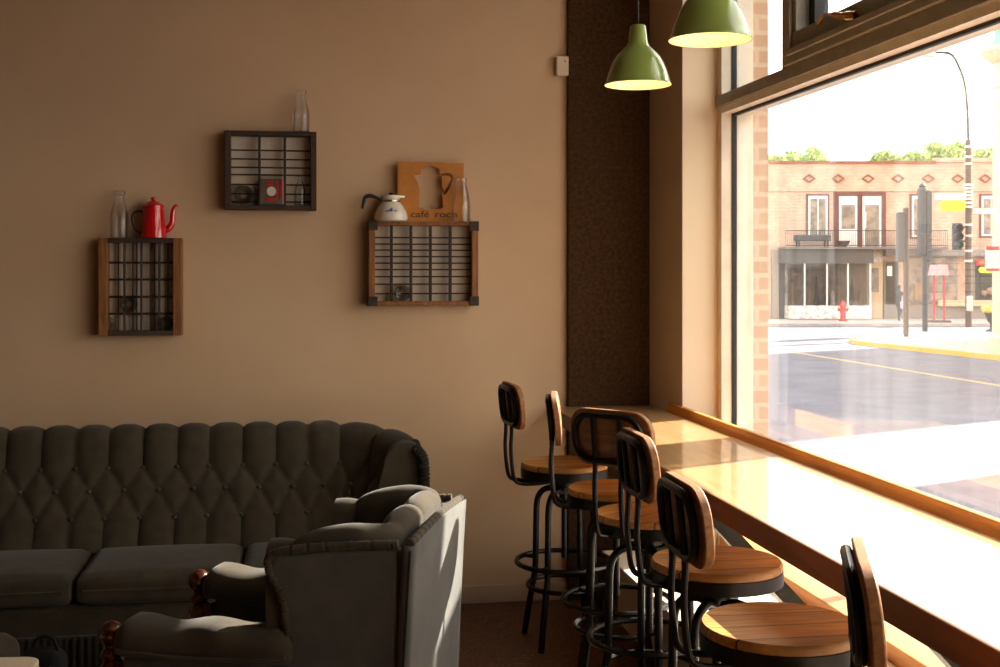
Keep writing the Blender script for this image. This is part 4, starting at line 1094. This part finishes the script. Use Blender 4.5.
# awning added over our own window to keep high sun out
T = thing('shade_awning', 'pale cloth awning added over the shop window to block high sun', 'awning', (2.15, 2.8, 3.45))
AWX, AWZ = .9, -.30
bm = BM(); vs = [bm.verts.new(p) for p in ((0, -3.6, 0), (AWX, -3.6, AWZ), (AWX, 3.2, AWZ), (0, 3.2, 0))]; bm.faces.new(vs)
o = obj('awning_cloth', bm, 'awning_cloth', T); m_ = o.modifiers.new('thick', 'SOLIDIFY'); m_.thickness = .01
bm = BM()
for y in (-3.6, -.2, 3.2): tube(bm, [(0, y, -.02), (AWX, y, AWZ - .02)], .014, 6)
tube(bm, [(AWX, -3.6, AWZ - .02), (AWX, 3.2, AWZ - .02)], .014, 6); obj('awning_frame', bm, 'steel', T)

# added unseen post: its boards throw bands of shade on counter and armchair
T = thing('shade_post', 'added grey post with two plain boards that shade the counter', 'sign', (3.5, 5.00, GZ))
obj('post', tube(BM(), [(0, 0, 0), (0, 0, 4.2)], .03, 10), 'iron', T, smooth=True)
obj('sign_plate', box(BM(), (-.055, .02, 2.95), (-.035, .46, 3.58)), 'shop_grey', T, bevel=.01)  # boards carry nothing, they only block sun
obj('sign_plate', box(BM(), (-.055, -.46, 3.46), (-.035, -.02, 4.15)), 'shop_grey', T, bevel=.01)

# ------------------------------------------------------------------ light
w = bpy.data.worlds.new('World'); S.world = w; w.use_nodes = True
nt = w.node_tree; bg = nt.nodes['Background']
tc = nt.nodes.new('ShaderNodeTexCoord'); sp = nt.nodes.new('ShaderNodeSeparateXYZ'); nt.links.new(tc.outputs['Generated'], sp.inputs[0])
r = nt.nodes.new('ShaderNodeValToRGB'); nt.links.new(sp.outputs['Z'], r.inputs[0])
r.color_ramp.elements[0].position = 0.0; r.color_ramp.elements[0].color = (1.0, .92, .78, 1)
r.color_ramp.elements[1].position = .9; r.color_ramp.elements[1].color = (.78, .80, .86, 1)
nt.links.new(r.outputs[0], bg.inputs[0]); bg.inputs['Strength'].default_value = 5.5
sun = bpy.data.lights.new('sun', 'SUN'); sun.energy = 26.0; sun.color = (1, .92, .80); sun.angle = math.radians(.6)
so = bpy.data.objects.new('sun', sun); C.objects.link(so)
sd = Vector((-1, -.46, -.72)).normalized()
so.rotation_euler = sd.to_track_quat('-Z', 'Y').to_euler(); so.location = (12, 8, 12)
# portal at the window guides the sky light into the room
pl = bpy.data.lights.new('window_portal', 'AREA'); pl.shape = 'RECTANGLE'; pl.size = JY - NY; pl.size_y = 3.0; pl.cycles.is_portal = True
po = bpy.data.objects.new('window_portal', pl); po.location = (2.14, (JY + NY) / 2, 1.9); C.objects.link(po)
po.rotation_euler = Vector((-1, 0, 0)).to_track_quat('-Z', 'Y').to_euler()

# ------------------------------------------------------------------ camera
cd = bpy.data.cameras.new('camera'); cam = bpy.data.objects.new('camera', cd); C.objects.link(cam)
cd.sensor_width = 36; cd.lens = 36 * F / 1000; cd.clip_start = .05; cd.clip_end = 500
cd.shift_y = -(333.5 - 270) / 1000
cam.location = (0, 0, EYE); cam.rotation_euler = (PI / 2, 0, -A)
S.camera = cam
S.view_settings.view_transform = 'Standard'; S.view_settings.look = 'None'; S.view_settings.exposure = 0.0
S.cycles.max_bounces = 8; S.cycles.diffuse_bounces = 5; S.cycles.transparent_max_bounces = 24
S.cycles.sample_clamp_indirect = 6; S.cycles.use_denoising = True
S.cycles.caustics_reflective = False; S.cycles.caustics_refractive = False
